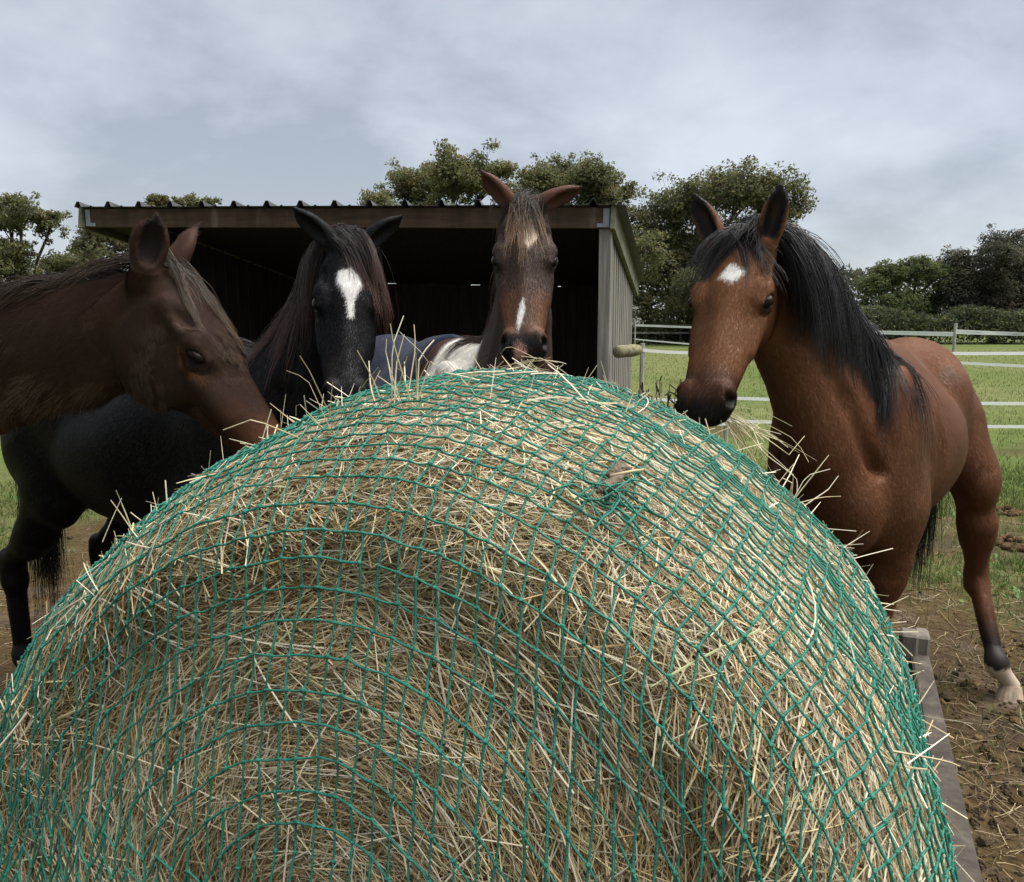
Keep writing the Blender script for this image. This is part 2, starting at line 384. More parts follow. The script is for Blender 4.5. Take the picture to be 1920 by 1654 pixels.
m_moss = material('mossy_log', (.20, .19, .115), .95, .1, var=((30, 30, 30), .35), bump=((40, 40, 40), .7, .01))
RF = at(1146, 389, 6.6); LF = at(160, 392, 7.62)
fdir = unit((LF - RF) * [1, 1, 0]); bdir = np.array([-fdir[1], fdir[0], 0]);
if bdir[1] < 0: bdir = -bdir
Lf = np.linalg.norm((LF - RF)[:2]); tilt = (LF[2] - RF[2]) / Lf
fd3 = unit(np.r_[fdir[:2], tilt]); UP = np.array([0, 0, 1.])
DEP = 3.1; DROP = .40
slope = unit(np.r_[bdir[:2], -DROP / DEP]); rn = unit(np.cross(fd3, slope)); rn = rn if rn[2] > 0 else -rn
shed = empty('field_shelter', (RF * [1, 1, 0]), 'open fronted wooden horse shelter with ribbed metal roof and grey side boards', 'shelter')
# roof: ribs run front to back
pitch = .315; prof = []; xo = -.12
while xo < Lf - .16:
    prof += [(xo, 0), (xo + .105, 0), (xo + .12, .012), (xo + .135, 0), (xo + .225, 0), (xo + .247, .046), (xo + .272, .046), (xo + .294, 0)]; xo += pitch
prof = np.array(prof); th = .003
top0 = RF + UP * .004
Vr = []
for s_ in np.linspace(-.07, DEP + .25, 8):
    for lvl in (0, -th):
        Vr.append(top0[None] + prof[:, :1] * fd3 + (prof[:, 1:] + lvl) * rn + s_ * slope)
Vr = np.array(Vr); ns, npf, _ = Vr.shape; F = []
for a in range(0, ns - 2, 2):
    for j in range(npf - 1):
        i0 = a * npf + j; i1 = (a + 2) * npf + j; F.append([i0, i0 + 1, i1 + 1, i1]); F.append([i0 + npf, i1 + npf, i1 + npf + 1, i0 + npf + 1])
for j in range(npf - 1): F.append([j, j + npf, j + npf + 1, j + 1])
mk('roof', Vr.reshape(-1, 3), np.array(F), m_roof, shed, smooth=False)
FH = .165
b = MB(); b.box(RF + fd3 * Lf / 2 - UP * FH / 2 - bdir * .0, fd3 * Lf, bdir * .035, UP * FH); b.build('fascia_board', m_fascia, shed)
for q in (.0, Lf):       # metal corner brackets
    b = MB(); sg = 1 if q == 0 else -1
    b.box(RF + fd3 * (q + sg * .035) - UP * FH * .5 - bdir * .0205, fd3 * .05, bdir * .004, UP * FH * .9, bev=.001)
    b.box(RF + fd3 * (q + sg * .085) - UP * FH * .86 - bdir * .0205, fd3 * .05, bdir * .004, UP * .03, bev=.001)
    b.build('corner_bracket', m_zinc, shed)
for q, lab in ((-.022, None), (Lf + .022, None)):    # barge boards along the roof slope
    b = MB(); b.box(RF + fd3 * q + slope * (DEP + .2) / 2 - rn * .085, fd3 * .04, slope * (DEP + .28), rn * .19); b.build('barge_board', m_barge, shed)
# ceiling boards close the inside of the roof
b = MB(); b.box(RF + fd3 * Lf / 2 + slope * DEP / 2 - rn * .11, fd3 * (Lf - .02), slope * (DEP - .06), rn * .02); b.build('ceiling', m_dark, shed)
RW = -.01; LW = Lf - .62        # right and left wall planes along the front
def wall_boards(q, name, mat, outer):
    b = MB(); s_ = .07; k = 0
    while s_ < DEP - .02:
        wdt = .118 + .012 * math.sin(k * 3.7); base = RF + fd3 * q + slope * s_; zt = base[2] - .14
        b.box(np.r_[base[:2] + bdir[:2] * wdt / 2, zt / 2] + fd3 * (.004 if k % 2 else -.004), fdir * .022, bdir * (wdt - .008), UP * zt, bev=.003); s_ += wdt; k += 1
    return b.build(name, mat, shed)
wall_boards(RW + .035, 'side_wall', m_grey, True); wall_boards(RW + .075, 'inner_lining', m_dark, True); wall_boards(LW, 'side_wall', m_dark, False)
b = MB(); s_ = RW + .1; k = 0
while s_ < LW - .04:
    wdt = .14 + .008 * math.sin(k * 2.3); base = RF + fd3 * s_ + slope * DEP; zt = base[2] - .195
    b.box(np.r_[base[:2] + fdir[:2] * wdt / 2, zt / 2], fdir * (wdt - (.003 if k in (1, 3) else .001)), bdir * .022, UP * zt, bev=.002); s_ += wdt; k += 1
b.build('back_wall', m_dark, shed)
b = MB()
for k in range(0, 30): 
    q = RW + .12 + k * (LW - RW - .16) / 30; b.box(np.r_[(RF + fd3 * (q + .06) + slope * DEP)[:2], (RF + slope * DEP)[2] - .165 + tilt * q - (.005 if k % 4 == 1 else 0)], fdir * ((LW - RW) / 30 + .002), bdir * .05, UP * (.11 if k % 4 != 1 else .104), bev=.002)
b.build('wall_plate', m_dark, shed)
for q in (RW + .055, LW - .05):
    b = MB(); z1 = RF[2] - .15 + tilt * q; p0 = RF + fd3 * q + bdir * .06
    b.box(np.r_[p0[:2], z1 / 2], fdir * .10, bdir * .10, UP * z1, bev=.006); b.build('post', m_grey, shed)
b = MB(); lg0 = RF + fd3 * (RW - .03) + bdir * .03; lg0[2] = at(1150, 660, 6.6)[2]
pts = [lg0 - fdir * .02 + bdir * (.0 + .16 * t) - fdir * .18 * t + UP * (.012 * t) for t in np.linspace(0, 1, 6)]
b.tube(pts, [.05, .052, .05, .053, .05, .04], 10); b.build('log_peg', m_moss, shed, smooth=True)
# ================================================================== TREES
m_bark = material('oak_bark', (.055, .045, .034), .95, .1, var=((6, 6, 1.5), .35), bump=((8, 8, 2), .8, .05))
m_leaf = material('oak_leaves', attr=True, rough=.6, spec=.25, trans=.55)
def tree(name, px, Y, ptop, pw, label, cat, group, lobes, leaves, cols, leaf=.17, airy=.8, seed=1, trunk_px=None):
    """crown lobes given as (dx, height fraction, radius fraction) of the crown width"""
    r = np.random.default_rng(seed); x0 = at(px, 560, Y)[0]; H = at(px, ptop, Y)[2]; Wd = at(px + pw, 500, Y)[0] - at(px, 500, Y)[0]
    root = np.array([x0 if trunk_px is None else at(trunk_px, 560, Y)[0], Y, 0.])
    t = empty(name, root, label, cat, group)
    L = []
    for (dx, hz, rr) in lobes:
        R = rr * Wd; L.append((np.array([x0 + dx * Wd, Y + r.uniform(-.28, .28) * Wd, max(hz * H - R * 1.1, R * .6)]), R))
    b = MB(); fork = root + UP * H * .30 + [r.uniform(-.2, .2), 0, 0]; tr = .022 * H + .07
    b.tube([root - UP * .1, root + UP * .4, root + UP * H * .15 + [.1, 0, 0], fork], [tr * 1.5, tr * 1.05, tr * .9, tr * .75], 10)
    clumps = []
    for c, R in L:
        m1 = lerp(fork, c, .5) + r.normal(size=3) * R * .15; b.tube([fork, m1, c, c + UP * R * .4], [tr * .5, tr * .36, tr * .2, tr * .08], 6)
        nb = max(int(24 * airy * (R / Wd / .2) ** 2), 7)
        for k in range(nb):
            d = unit(r.normal(size=3) * [1, 1, .9] + [0, 0, .25]); q = c + d * R * r.uniform(.62, 1.0) * [1, 1, .85]
            mm = lerp(c, q, .5) + r.normal(size=3) * R * .1; b.tube([lerp(m1, c, r.uniform(.3, 1)), mm, q], [tr * .14, tr * .09, tr * .03], 4, cap=False)
            clumps.append((q, R * r.uniform(.30, .56)))
            for kk in range(2):
                q2 = q + r.normal(size=3) * R * .26; clumps.append((q2, R * r.uniform(.16, .34))); b.tube([lerp(mm, q, .6), q2], [tr * .06, tr * .02], 3, cap=False)
    b.build('trunk', m_bark, t, smooth=True)
    leaves = int(leaves * 3.6); leaf *= .72
    cw = np.array([q[1] ** 2 for q in clumps]); ci = r.choice(len(clumps), leaves, p=cw / cw.sum())
    cen = np.array([q[0] for q in clumps])[ci]; cr = np.array([q[1] for q in clumps])[ci]
    d = unit(r.normal(size=(leaves, 3))); p = cen + d * (cr * r.random(leaves) ** .5)[:, None] * [1.15, 1.15, .75]
    p[:, 2] = np.maximum(p[:, 2], .25)
    nn = unit(d * .5 + r.normal(size=(leaves, 3)) * .7 + [0, 0, .6]); e1 = unit(np.cross(nn, r.normal(size=(leaves, 3)))); e2 = np.cross(nn, e1)
    s = (leaf * r.uniform(.55, 1.25, leaves))[:, None]
    V = np.stack([p - e1 * s, p - e2 * s * .45 + nn * s * .1, p + e1 * s, p + e2 * s * .45 + nn * s * .1], 1)
    F = np.arange(leaves * 4).reshape(-1, 4)
    cidx = (_hash(ci, ci * 3, ci * 7, seed) * len(cols)).astype(int) % len(cols); mixr = np.where(r.random(leaves) < .35, r.integers(0, len(cols), leaves), cidx)
    cc = np.array(cols)[mixr] * r.uniform(.65, 1.35, (leaves, 1)); cc = np.repeat(cc[:, None], 4, 1)
    mk('crown', V.reshape(-1, 3), F, m_leaf, t, col=cc.reshape(-1, 3), smooth=False)
    return t
OAK = [(.14, .15, .065), (.165, .162, .068), (.115, .128, .055), (.19, .165, .075), (.13, .145, .058)]
OAKD = [(.096, .108, .052), (.115, .122, .056), (.13, .118, .06), (.085, .098, .048)]
GRN = [(.085, .118, .045), (.11, .14, .05), (.075, .10, .04), (.125, .142, .055)]
DRK = [(.078, .082, .055), (.095, .094, .062), (.066, .072, .05), (.112, .102, .068)]
tree('oak_tree', 815, 58, 285, 300, 'airy yellow green oak behind the shelter roof, next to a darker oak', 'tree', 'trees round the field',
     [(-.34, .80, .14), (-.18, .93, .16), (.0, .97, .17), (.16, .98, .17), (.34, .96, .16), (-.25, .66, .15), (.05, .72, .2), (.3, .7, .18), (-.42, .72, .09)], 12000, OAK, airy=.85, seed=11, leaf=.19)
tree('oak_tree', 1062, 62, 281, 220, 'dense dark round oak above the shelter roof, behind the middle horse', 'tree', 'trees round the field',
     [(-.25, .93, .2), (.0, .985, .22), (.22, .95, .2), (.38, .84, .16), (-.1, .78, .25), (.2, .74, .25), (.42, .7, .13)], 15000, OAKD + OAK, airy=1.4, seed=12, leaf=.2)
tree('oak_tree', 1335, 56, 297, 335, 'big round oak with olive crown behind the ears of the bay horse', 'tree', 'trees round the field',
     [(-.34, .80, .16), (-.22, .91, .17), (-.05, .965, .17), (.12, .98, .18), (.26, .93, .16), (.37, .82, .14), (.42, .70, .10), (-.40, .62, .13), (-.2, .68, .2), (.1, .74, .22), (.33, .62, .16), (-.3, .45, .17), (-.05, .48, .2), (.2, .45, .2), (-.38, .32, .12), (-.18, .30, .15), (.05, .30, .17), (.3, .32, .14)], 26000, OAK + OAKD, airy=1.6, seed=13, leaf=.19, trunk_px=1300)
tree('oak_tree', 1868, 58, 424, 215, 'dark brownish oak at the field edge above the white fence tape', 'tree', 'trees round the field',
     [(-.28, .86, .17), (-.08, .96, .18), (.14, .985, .18), (.34, .94, .17), (-.36, .62, .16), (-.12, .68, .2), (.15, .7, .22), (.4, .66, .18), (-.3, .40, .16), (0, .42, .2), (.3, .4, .2), (.5, .5, .15)], 15000, DRK, airy=1.15, seed=14, leaf=.16)
tree('field_maple', 1690, 60, 474, 150, 'mid green bushy tree between the bay horse and the dark oak', 'tree', 'trees round the field',
     [(-.3, .80, .2), (-.08, .95, .2), (.12, .985, .2), (.34, .9, .17), (-.42, .55, .18), (-.1, .62, .26), (.22, .6, .24), (.42, .6, .18), (-.2, .36, .2), (.2, .36, .22), (.5, .85, .1)], 11000, GRN, airy=1.2, seed=15, leaf=.16)
tree('oak_tree', 50, 46, 362, 190, 'loose grey green oak above the back of the muddy horse', 'tree', 'trees round the field',
     [(-.35, .93, .17), (-.1, .97, .17), (.15, .98, .18), (.36, .90, .15), (-.3, .7, .2), (0, .72, .22), (.3, .68, .2), (.1, .5, .2), (-.3, .5, .2)], 9000, OAK + OAKD, airy=.9, seed=16, leaf=.15)
tree('oak_tree', 205, 50, 412, 150, 'low dark bushy tree behind the upright ears of the muddy horse', 'tree', 'trees round the field',
     [(-.3, .93, .2), (0, .97, .2), (.28, .9, .2), (-.35, .65, .22), (0, .66, .25), (.35, .62, .2), (0, .4, .2)], 7000, OAKD, airy=.95, seed=17, leaf=.15)
tree('oak_tree', 355, 60, 353, 135, 'oak whose top twigs peep over the left half of the shelter roof', 'tree', 'trees round the field',
     [(-.3, .965, .17), (0.02, .99, .17), (.42, .972, .10), (0, .8, .25), (-.3, .78, .2), (.3, .78, .2)], 6000, OAK, airy=.8, seed=18, leaf=.19)
tree('field_maple', 1440, 70, 520, 120, 'small dark tree low behind the neck of the bay horse', 'tree', 'trees round the field',
     [(-.3, .85, .22), (0, .97, .24), (.3, .9, .22), (0, .6, .3), (-.35, .5, .22), (.35, .5, .22)], 4000, OAKD, airy=1.1, seed=19, leaf=.2)
def hedge(px0, px1, Y, ptop, label, seed, cols, n, dep=2.2, leaf=.13):
    r = np.random.default_rng(seed); x0 = at(px0, 600, Y)[0]; x1 = at(px1, 600, Y)[0]; H = at(px0, ptop, Y)[2]
    x = r.uniform(x0, x1, n); hh = H * (.55 + .75 * vnoise(np.stack([x, x * 0, x * 0], -1), .55, seed, 4)); z = hh * r.random(n) ** .6; y = Y + (r.random(n) - .5) * dep * (1.1 - .5 * z / H)
    p = np.stack([x, y, z + .05], -1) + r.normal(size=(n, 3)) * .08; nn = unit(r.normal(size=(n, 3)) + [0, -.3, .5]); e1 = unit(np.cross(nn, r.normal(size=(n, 3)))); e2 = np.cross(nn, e1); s = (leaf * r.uniform(.6, 1.3, n))[:, None]
    V = np.stack([p - e1 * s, p - e2 * s * .5, p + e1 * s, p + e2 * s * .5], 1)
    cc = np.array(cols)[r.integers(0, len(cols), n)] * (r.uniform(.6, 1.3, (n, 1))) * (.7 + .6 * vnoise(p, .8, seed, 2))[:, None]
    b = MB(); b.add(V.reshape(-1, 3), np.arange(n * 4).reshape(-1, 4), np.repeat(cc[:, None], 4, 1).reshape(-1, 3))
    o = b.build('hedge', m_leaf, col=True); return tag(o, label, 'hedge', 'hedges along the far side of the field')
hedge(1150, 1420, 57, 612, 'low dark hedge right of the shelter, in front of the big oak', 31, DRK + OAKD, 9000)
hedge(1400, 1960, 56, 580, 'long dark hedge behind the back of the bay horse', 32, DRK + GRN, 17000, 3)
hedge(-260, 400, 48, 478, 'tall ragged hedge behind the mane of the muddy horse', 33, OAKD + OAK, 14000, 3)
hedge(380, 1150, 60, 560, 'hedge hidden mostly behind the open shelter', 34, OAKD, 9000, 3)
# far wood on the skyline
r = np.random.default_rng(5); n = 9000; x = r.uniform(30, 110, n); hh = 9.5 + 3 * vnoise(np.stack([x, x * 0, x * 0], -1), .12, 8, 2) - sstep(75, 110, x) * 4; z = hh * r.random(n) ** .5; y = 150 + r.normal(size=n) * 4
p = np.stack([x, y, z], -1); nn = unit(r.normal(size=(n, 3)) + [0, 0, .5]); e1 = unit(np.cross(nn, r.normal(size=(n, 3)))); e2 = np.cross(nn, e1); s = (.55 * r.uniform(.6, 1.3, n))[:, None]
V = np.stack([p - e1 * s, p - e2 * s * .5, p + e1 * s, p + e2 * s * .5], 1); cc = np.repeat((np.array(DRK)[r.integers(0, 4, n)] * r.uniform(.7, 1.2, (n, 1)))[:, None], 4, 1)
b = MB(); b.add(V.reshape(-1, 3), np.arange(n * 4).reshape(-1, 4), cc.reshape(-1, 3)); tag(b.build('woodland', m_leaf, col=True), 'distant dark wood on the skyline', 'woodland', kind='stuff')
# ================================================================== FENCES
m_tape = material('white_fence_tape', (.88, .89, .87), .6, .3)
m_post = material('fence_post_wood', (.30, .30, .27), .9, .15, var=((20, 20, 3), .3))
def tape(p0, p1, sag, wd, parent):
    t = np.linspace(0, 1, 15)[:, None]; c = lerp(np.asarray(p0), np.asarray(p1), t); c[:, 2] -= sag * 4 * t[:, 0] * (1 - t[:, 0])
    d = unit(np.asarray(p1) - p0); sd_ = np.cross(d, UP); b = MB()
    V = []
    for s_, q in ((-1, -1), (-1, 1), (1, 1), (1, -1)): V.append(c + UP * wd / 2 * q + sd_ * .0012 * s_)
    V = np.stack(V, 1); nS = len(c); F = []
    for i in range(nS - 1):
        for j in range(4): F.append([i * 4 + j, (i + 1) * 4 + j, (i + 1) * 4 + (j + 1) % 4, i * 4 + (j + 1) % 4])
    b.add(V.reshape(-1, 3), F); b.build('tape', m_tape, parent, smooth=False)
def tape_fence(label, posts, zs, wd, post_h, post_r):
    e_ = empty('tape_fence', posts[0] * [1, 1, 0], label, 'fence', 'electric tape fences')
    for p in posts:
        b = MB(); b.tube([p * [1, 1, 0] - UP * .1, p * [1, 1, 0] + UP * post_h], post_r, 8); b.build('post', m_post, e_, smooth=False)
    for a, c in zip(posts[:-1], posts[1:]):
        for z0, z1 in zs: tape(np.r_[a[:2], z0] - [0, post_r + .004, 0], np.r_[c[:2], z1] - [0, post_r + .004, 0], .02, wd, e_)
tape_fence('near fence of white tape lines behind the legs and neck of the bay horse', [np.r_[(RF + bdir * (DEP - .12) - fdir * .12)[:2], 0], np.array([2.55, 9.45, 0]), np.array([6.4, 9.2, 0]), np.array([11, 8.9, 0])],
           [(.74, .70), (.47, .43), (1.30, 1.28)], .036, 1.38, .03)
tape_fence('far fence of white tape with a grey post, by the rump of the bay horse', [at_ground(1190, 660) * [1, 1, 0] + [0, 0, 0], np.r_[at(1791, 620, 19)[:2], 0], np.r_[at(2100, 620, 17.5)[:2], 0]],
           [(1.36, 1.34), (.66, .60), (1.40, 1.30)], .065, 1.58, .035)
# timber rails at the far hedge
e_ = empty('rail_fence', at(1200, 640, 54) * [1, 1, 0], 'short timber rail fence in front of the far hedge beside the shelter', 'fence')
for px in range(1180, 1420, 32):
    c = at(px, 620, 54); b = MB(); b.box(np.r_[c[:2], .65], [.12, 0, 0], [0, .12, 0], [0, 0, 1.5]); b.build('post', m_bark, e_)
for z in (1.3, .8):
    a = at(1175, 620, 54); c = at(1420, 620, 54); b = MB(); b.box(np.r_[(a[0] + c[0]) / 2, 53.9, z], [c[0] - a[0], 0, 0], [0, .05, 0], [0, 0, .12]); b.build('rail', m_grey, e_)
# a white gable far behind the trees
m_white = material('white_render', (.62, .60, .57), .8, .2, var=((2, 2, 2), .1)); m_tile = material('slate_roof', (.09, .085, .085), .7, .3, var=((3, 3, 3), .2)); m_win = material('dark_window', (.02, .02, .025), .2, .5)
c = at(1207, 585, 95) * [1, 1, 0]; hs = empty('farm_house', c, 'distant white gabled house glimpsed beside the shelter', 'house')
b = MB(); gw_, gd, gh, gr = .95, 3.0, 3.2, 1.0
pv = np.array([[-gw_, 0, 0], [gw_, 0, 0], [gw_, 0, gh], [0, 0, gh + gr], [-gw_, 0, gh]]); V = np.concatenate([pv, pv + [0, gd * 2, 0]]) + c
b.add(V, [[0, 1, 2, 4], [6, 5, 9, 7], [1, 6, 7, 2], [5, 0, 4, 9]]); b.F3.append(np.array([[4, 2, 3], [7, 9, 8]])); b.build('wall', m_white, hs)
b = MB()
for sg in (-1, 1):
    d = unit([sg * gw_, 0, -gr]); b.box(c + [sg * gw_ / 2, gd, gh + gr / 2 + .12], d * 1.6, [0, gd * 2 + .5, 0], np.cross(d, [0, 1., 0]) * .1)
b.build('roof', m_tile, hs)
b = MB(); b.box(c + [0, -.02, 2.4], [.5, 0, 0], [0, .06, 0], [0, 0, 1.0]); b.build('window', m_win, hs)
# dead dock plant by the shelter
dw = empty('dead_dock_plant', at_ground(1240, 770) * [1, 1, 0], 'dark dead branching weed standing right of the hay bale top', 'weed')
b = MB(); r = np.random.default_rng(3); root = np.r_[at(1240, 760, 4.6)[:2], 0.]; dw.location = [float(q) for q in root]
m_dead = material('dead_stem', (.030, .020, .014), .9, .1)
top = at(1240, 705, 4.6)[2]
for k in range(17):
    a = r.uniform(-1, 1); q = root + [r.normal() * .03, r.normal() * .05, 0]; e1 = root + [a * .17, r.normal() * .08, top - abs(a) * .1 * r.uniform(.5, 1.5) - r.uniform(0, .06)]
    m1 = lerp(q, e1, .55) + [-a * .03, 0, .06]; b.tube([q, m1, e1], [.005, .004, .0025], 5)
    for j in range(12):
        t = r.uniform(.62, 1); s0 = lerp(m1, e1, (t - .55) / .45); b.tube([s0, s0 + [r.normal() * .035, r.normal() * .03, .03 + r.random() * .035]], [.0028, .004], 4)
b.build('stems', m_dead, dw, smooth=True)
# ================================================================== HAY BALE
BO = np.array([-.3009, 1.0446, 0]); BA = math.radians(22.5994)
AX = np.array([math.sin(BA), math.cos(BA), 0]); RX = np.array([math.cos(BA), -math.sin(BA), 0])
AL, AR, BC, BZ, BT, HF, HB, PL, PR, MF, MBK, LEAN, BUMP = .9399, .8766, .7604, .7139, .6084, .6403, .7435, 1.823, 1.9242, 4.6, 2.8141, .1552, .0491
def spw(c, e): return np.sign(c) * np.abs(c) ** (2 / e)
def rho_of(ph): return np.abs(np.sin(ph)) ** (2 / np.where(ph < PI / 2, MF, MBK))
def axial(ph, hollow=0.0):
    fr = ph < PI / 2; c = np.cos(ph); t = BT - np.where(fr, HF, HB) * np.sign(c) * np.abs(c) ** (2 / np.where(fr, MF, MBK))
    return t + hollow * np.where(fr, sstep(.87, .62, rho_of(ph)), 0)
def bale_local(th, ph, hollow=0.0):
    rho = rho_of(ph); t = axial(ph, hollow); c = np.cos(th); A = np.where(c > 0, AR, AL); pp = np.where(c > 0, PR, PL)
    s = A * rho * np.sign(c) * np.abs(c) ** (2 / pp); z_ = rho * np.sign(np.sin(th)) * np.abs(np.sin(th)) ** (2 / pp)
    return s, t, z_
def bale_world(s, t, z_):
    t = t + LEAN * z_; bump = BUMP * np.exp(-((t - .75) / .45) ** 2 - ((s - .02) / .5) ** 2) * np.clip(z_, 0, 1)
    z = np.maximum(BZ + BC * z_ + bump, .03)
    return BO + s[..., None] * RX + t[..., None] * AX + z[..., None] * UP
HOLLOW = .075
def lumps(P):
    d = (vnoise(P, 2.6, 51, 2) - .5) * .040 + (vnoise(P, 9, 52, 2) - .5) * .022
    return d
th = np.linspace(0, 2 * PI, 361); pfr = np.arcsin(np.linspace(.006, .94, 110) ** (MF / 2)); phs = np.concatenate([pfr, np.linspace(pfr[-1], PI - .02, 150)[1:]])
TH, PH = np.meshgrid(th, phs)
BP = bale_world(*bale_local(TH, PH, HOLLOW))
def grid_normals(P):
    du = np.gradient(P, axis=1); dv = np.gradient(P, axis=0); return unit(np.cross(dv, du))
BN = grid_normals(BP)
if (BN[len(phs) // 2, 90] @ UP) < 0: BN = -BN
front = np.clip(-(BN @ AX), 0, 1)
def face_lumps(P, fr): return lumps(P) + fr * (vnoise(P, 3.1, 55, 3) - .60) * .13
BPd = BP + BN * face_lumps(BP, front)[..., None]
m_core = material('hay_core', (.10, .068, .034), .95, .1, var=[((30, 30, 30), .5), ((160, 160, 160), .4)], bump=((120, 120, 120), 1, .02))
ny_, nx_ = TH.shape; ii = (np.arange(ny_ - 1)[:, None] * nx_ + np.arange(nx_ - 1)[None]); CF = np.stack([ii, ii + 1, ii + nx_ + 1, ii + nx_], -1).reshape(-1, 4)
core_V = (BPd - BN * .018).reshape(-1, 3)
# sample straw roots on the surface
area = np.linalg.norm(np.cross(np.gradient(BP, axis=1), np.gradient(BP, axis=0)), axis=-1); front = np.clip(-(BN @ AX), 0, 1)
toCam = unit(np.array([0, 0, CAM_H]) - BP); facing = (BN * toCam).sum(-1); camd = np.linalg.norm(BP - np.array([0, 0, CAM_H]), axis=-1)
vis = (BP[..., 2] > .35) & (facing > -.35)
pw_ = area * vis * (1 + 1.3 * front) ; pw_ = (pw_ / pw_.sum()).ravel()
def surf_sample(n, p=None):
    k = rng.choice(len(pw_), n, p=pw_ if p is None else p); j, i = np.unravel_index(k, TH.shape)
    dth = (th[1] - th[0]) * rng.uniform(-.5, .5, n); phj = np.interp(j + rng.uniform(-.5, .5, n), np.arange(len(phs)), phs)
    P_ = bale_world(*bale_local(TH[j, i] + dth, np.clip(phj, 1e-5, PI - .02), HOLLOW)); N_ = BN[j, i]
    et = unit(np.gradient(BP, axis=1)[j, i]); return P_ + N_ * face_lumps(P_, front[j, i])[:, None], N_, et, front[j, i]
SC, SFc = [], []
STRAW_COLS = np.array([[.66, .575, .385], [.57, .475, .30], [.42, .33, .195], [.49, .46, .285], [.24, .17, .10], [.74, .685, .53], [.33, .245, .14], [.42, .45, .25]])
def straws(n, lmin, lmax, rad, lift, tiltv, spread, pal, bright=1.0, m=4, along=None, Pin=None, seed=0, brown=0.0):
    P0, N0, et, fr = surf_sample(n) if Pin is None else Pin
    n = len(P0); e2 = np.cross(N0, et)
    ang = rng.normal(0, 1, n) * spread * (1 - .45 * fr) + np.where(rng.random(n) < .22, rng.uniform(-1.5, 1.5, n), 0)
    swirl = (vnoise(P0, 3.2, 61, 2) - .5) * 2.2; ang = ang + swirl * (1 - .3 * fr)
    d = et * np.cos(ang)[:, None] + e2 * np.sin(ang)[:, None]
    L = lmin + (lmax - lmin) * rng.random(n) ** 1.8; u = np.linspace(-.5, .5, m)
    tl = rng.normal(0, tiltv, n); off = lift[0] + (lift[1] - lift[0]) * rng.random(n)
    side = np.cross(N0, d); bow = rng.normal(0, .35, n)
    x = u[None] * L[:, None]
    Q = P0[:, None] + d[:, None] * x[..., None] + N0[:, None] * (off[:, None] + tl[:, None] * x - x ** 2 * .62)[..., None] + side[:, None] * (x ** 2 * bow[:, None] * 2)[..., None]
    c = STRAW_COLS[rng.choice(len(STRAW_COLS), n, p=pal)] * rng.uniform(.55, 1.35, (n, 1)) * bright * 1.15
    depth = np.clip((off + .014) / .02, 0, 1)[:, None]
    c = lerp(c * np.array([.64, .53, .38]), c, np.clip(1 - fr[:, None] * brown, 0, 1))  # end-face hay: its own browner colour plus some shade painted into the straw
    c = c * (1 + .22 * (1 - fr[:, None])) ; c = np.minimum(c * 1.16, [.66, .60, .46])
    c = np.repeat(c[:, None], m, 1)
    R = rad * rng.uniform(.6, 1.5, (n, 1)) * np.ones((1, m)); R[:, -1] *= .5
    return Q, R, c
batches = []
batches.append(straws(95000, .05, .20, .0010, (-.030, -.010), .07, .55, [.10, .17, .22, .09, .22, .03, .15, .02], brown=1.0))
batches.append(straws(80000, .04, .22, .0010, (-.018, .000), .08, .62, [.20, .22, .16, .10, .10, .08, .12, .02], brown=.8))
batches.append(straws(15000, .04, .20, .0010, (-.006, .008), .12, .8, [.30, .22, .08, .12, .03, .18, .04, .03], brown=.2))
Qs, Rs, Cs = [np.concatenate([b[k] for b in batches]) for k in range(3)]
sv, sf, sc = tubes(Qs, Rs, 3, Cs, 9)
# long pale stalks lying over the net, and stalks poking out along the outline
b2 = straws(150, .10, .30, .0013, (.012, .026), .12, .9, [.4, .15, .02, .1, .02, .28, .0, .03], m=6, bright=1.05)
p3 = (area * (BP[..., 2] > .6) * np.exp(-(facing / .16) ** 2)); p3 = (p3 / p3.sum()).ravel()
Pp = surf_sample(520, p3)
b3 = straws(520, .03, .11, .0010, (.0, .02), .8, 1.2, [.3, .22, .1, .12, .06, .15, .05, .0], m=5, Pin=Pp)
sv2, sf2, sc2 = tubes(np.concatenate([b2[0]]), b2[1], 4, b2[2], 10); sv3, sf3, sc3 = tubes(b3[0], b3[1], 3, b3[2], 12)
bale = empty('hay_bale', BO + RX * 0 + AX * .6, 'large round bale of dry hay under a green net', 'hay bale')
mk('bale_core', core_V, CF, m_core, bale)
nv1 = len(sv); VV = np.concatenate([sv, sv2, sv3]); FF = np.concatenate([sf, sf2 + nv1, sf3 + nv1 + len(sv2)])
mk('loose_hay', VV, FF, m_straw, bale, col=np.concatenate([sc, sc2, sc3]), smooth=False)
# ================================================================== NET
m_net = material('green_net_cord', (.018, .148, .106), .55, .35, var=[((30, 30, 30), .25), ((300, 300, 300), .3)], bump=((420, 420, 420), .8, .003))
FS = math.radians(52)
pf = np.linspace(PI - .25, .03, 1500); rp = bale_world(*bale_local(np.full(1500, PI / 2), pf)); cum = np.r_[0, np.cumsum(np.linalg.norm(np.diff(rp, axis=0), axis=1))]
lb = np.interp(FS, pf[::-1], cum[::-1]); Fj = np.interp(np.r_[np.arange(0, lb, .0285), np.arange(lb + .02, cum[-1], .05)], cum, pf)
tt = np.linspace(PI + .12, -.12, 1500); cpn = bale_world(*bale_local(tt, np.full(1500, PI / 2 - .2))); cum2 = np.r_[0, np.cumsum(np.linalg.norm(np.diff(cpn, axis=0), axis=1))]
Ti = np.interp(np.arange(0, cum2[-1], .0375), cum2, tt)
nI, nJ = len(Ti), len(Fj)
NODE = np.full((nI, nJ + 14, 3), np.nan); NNRM = np.full((nI, nJ + 14, 3), np.nan)
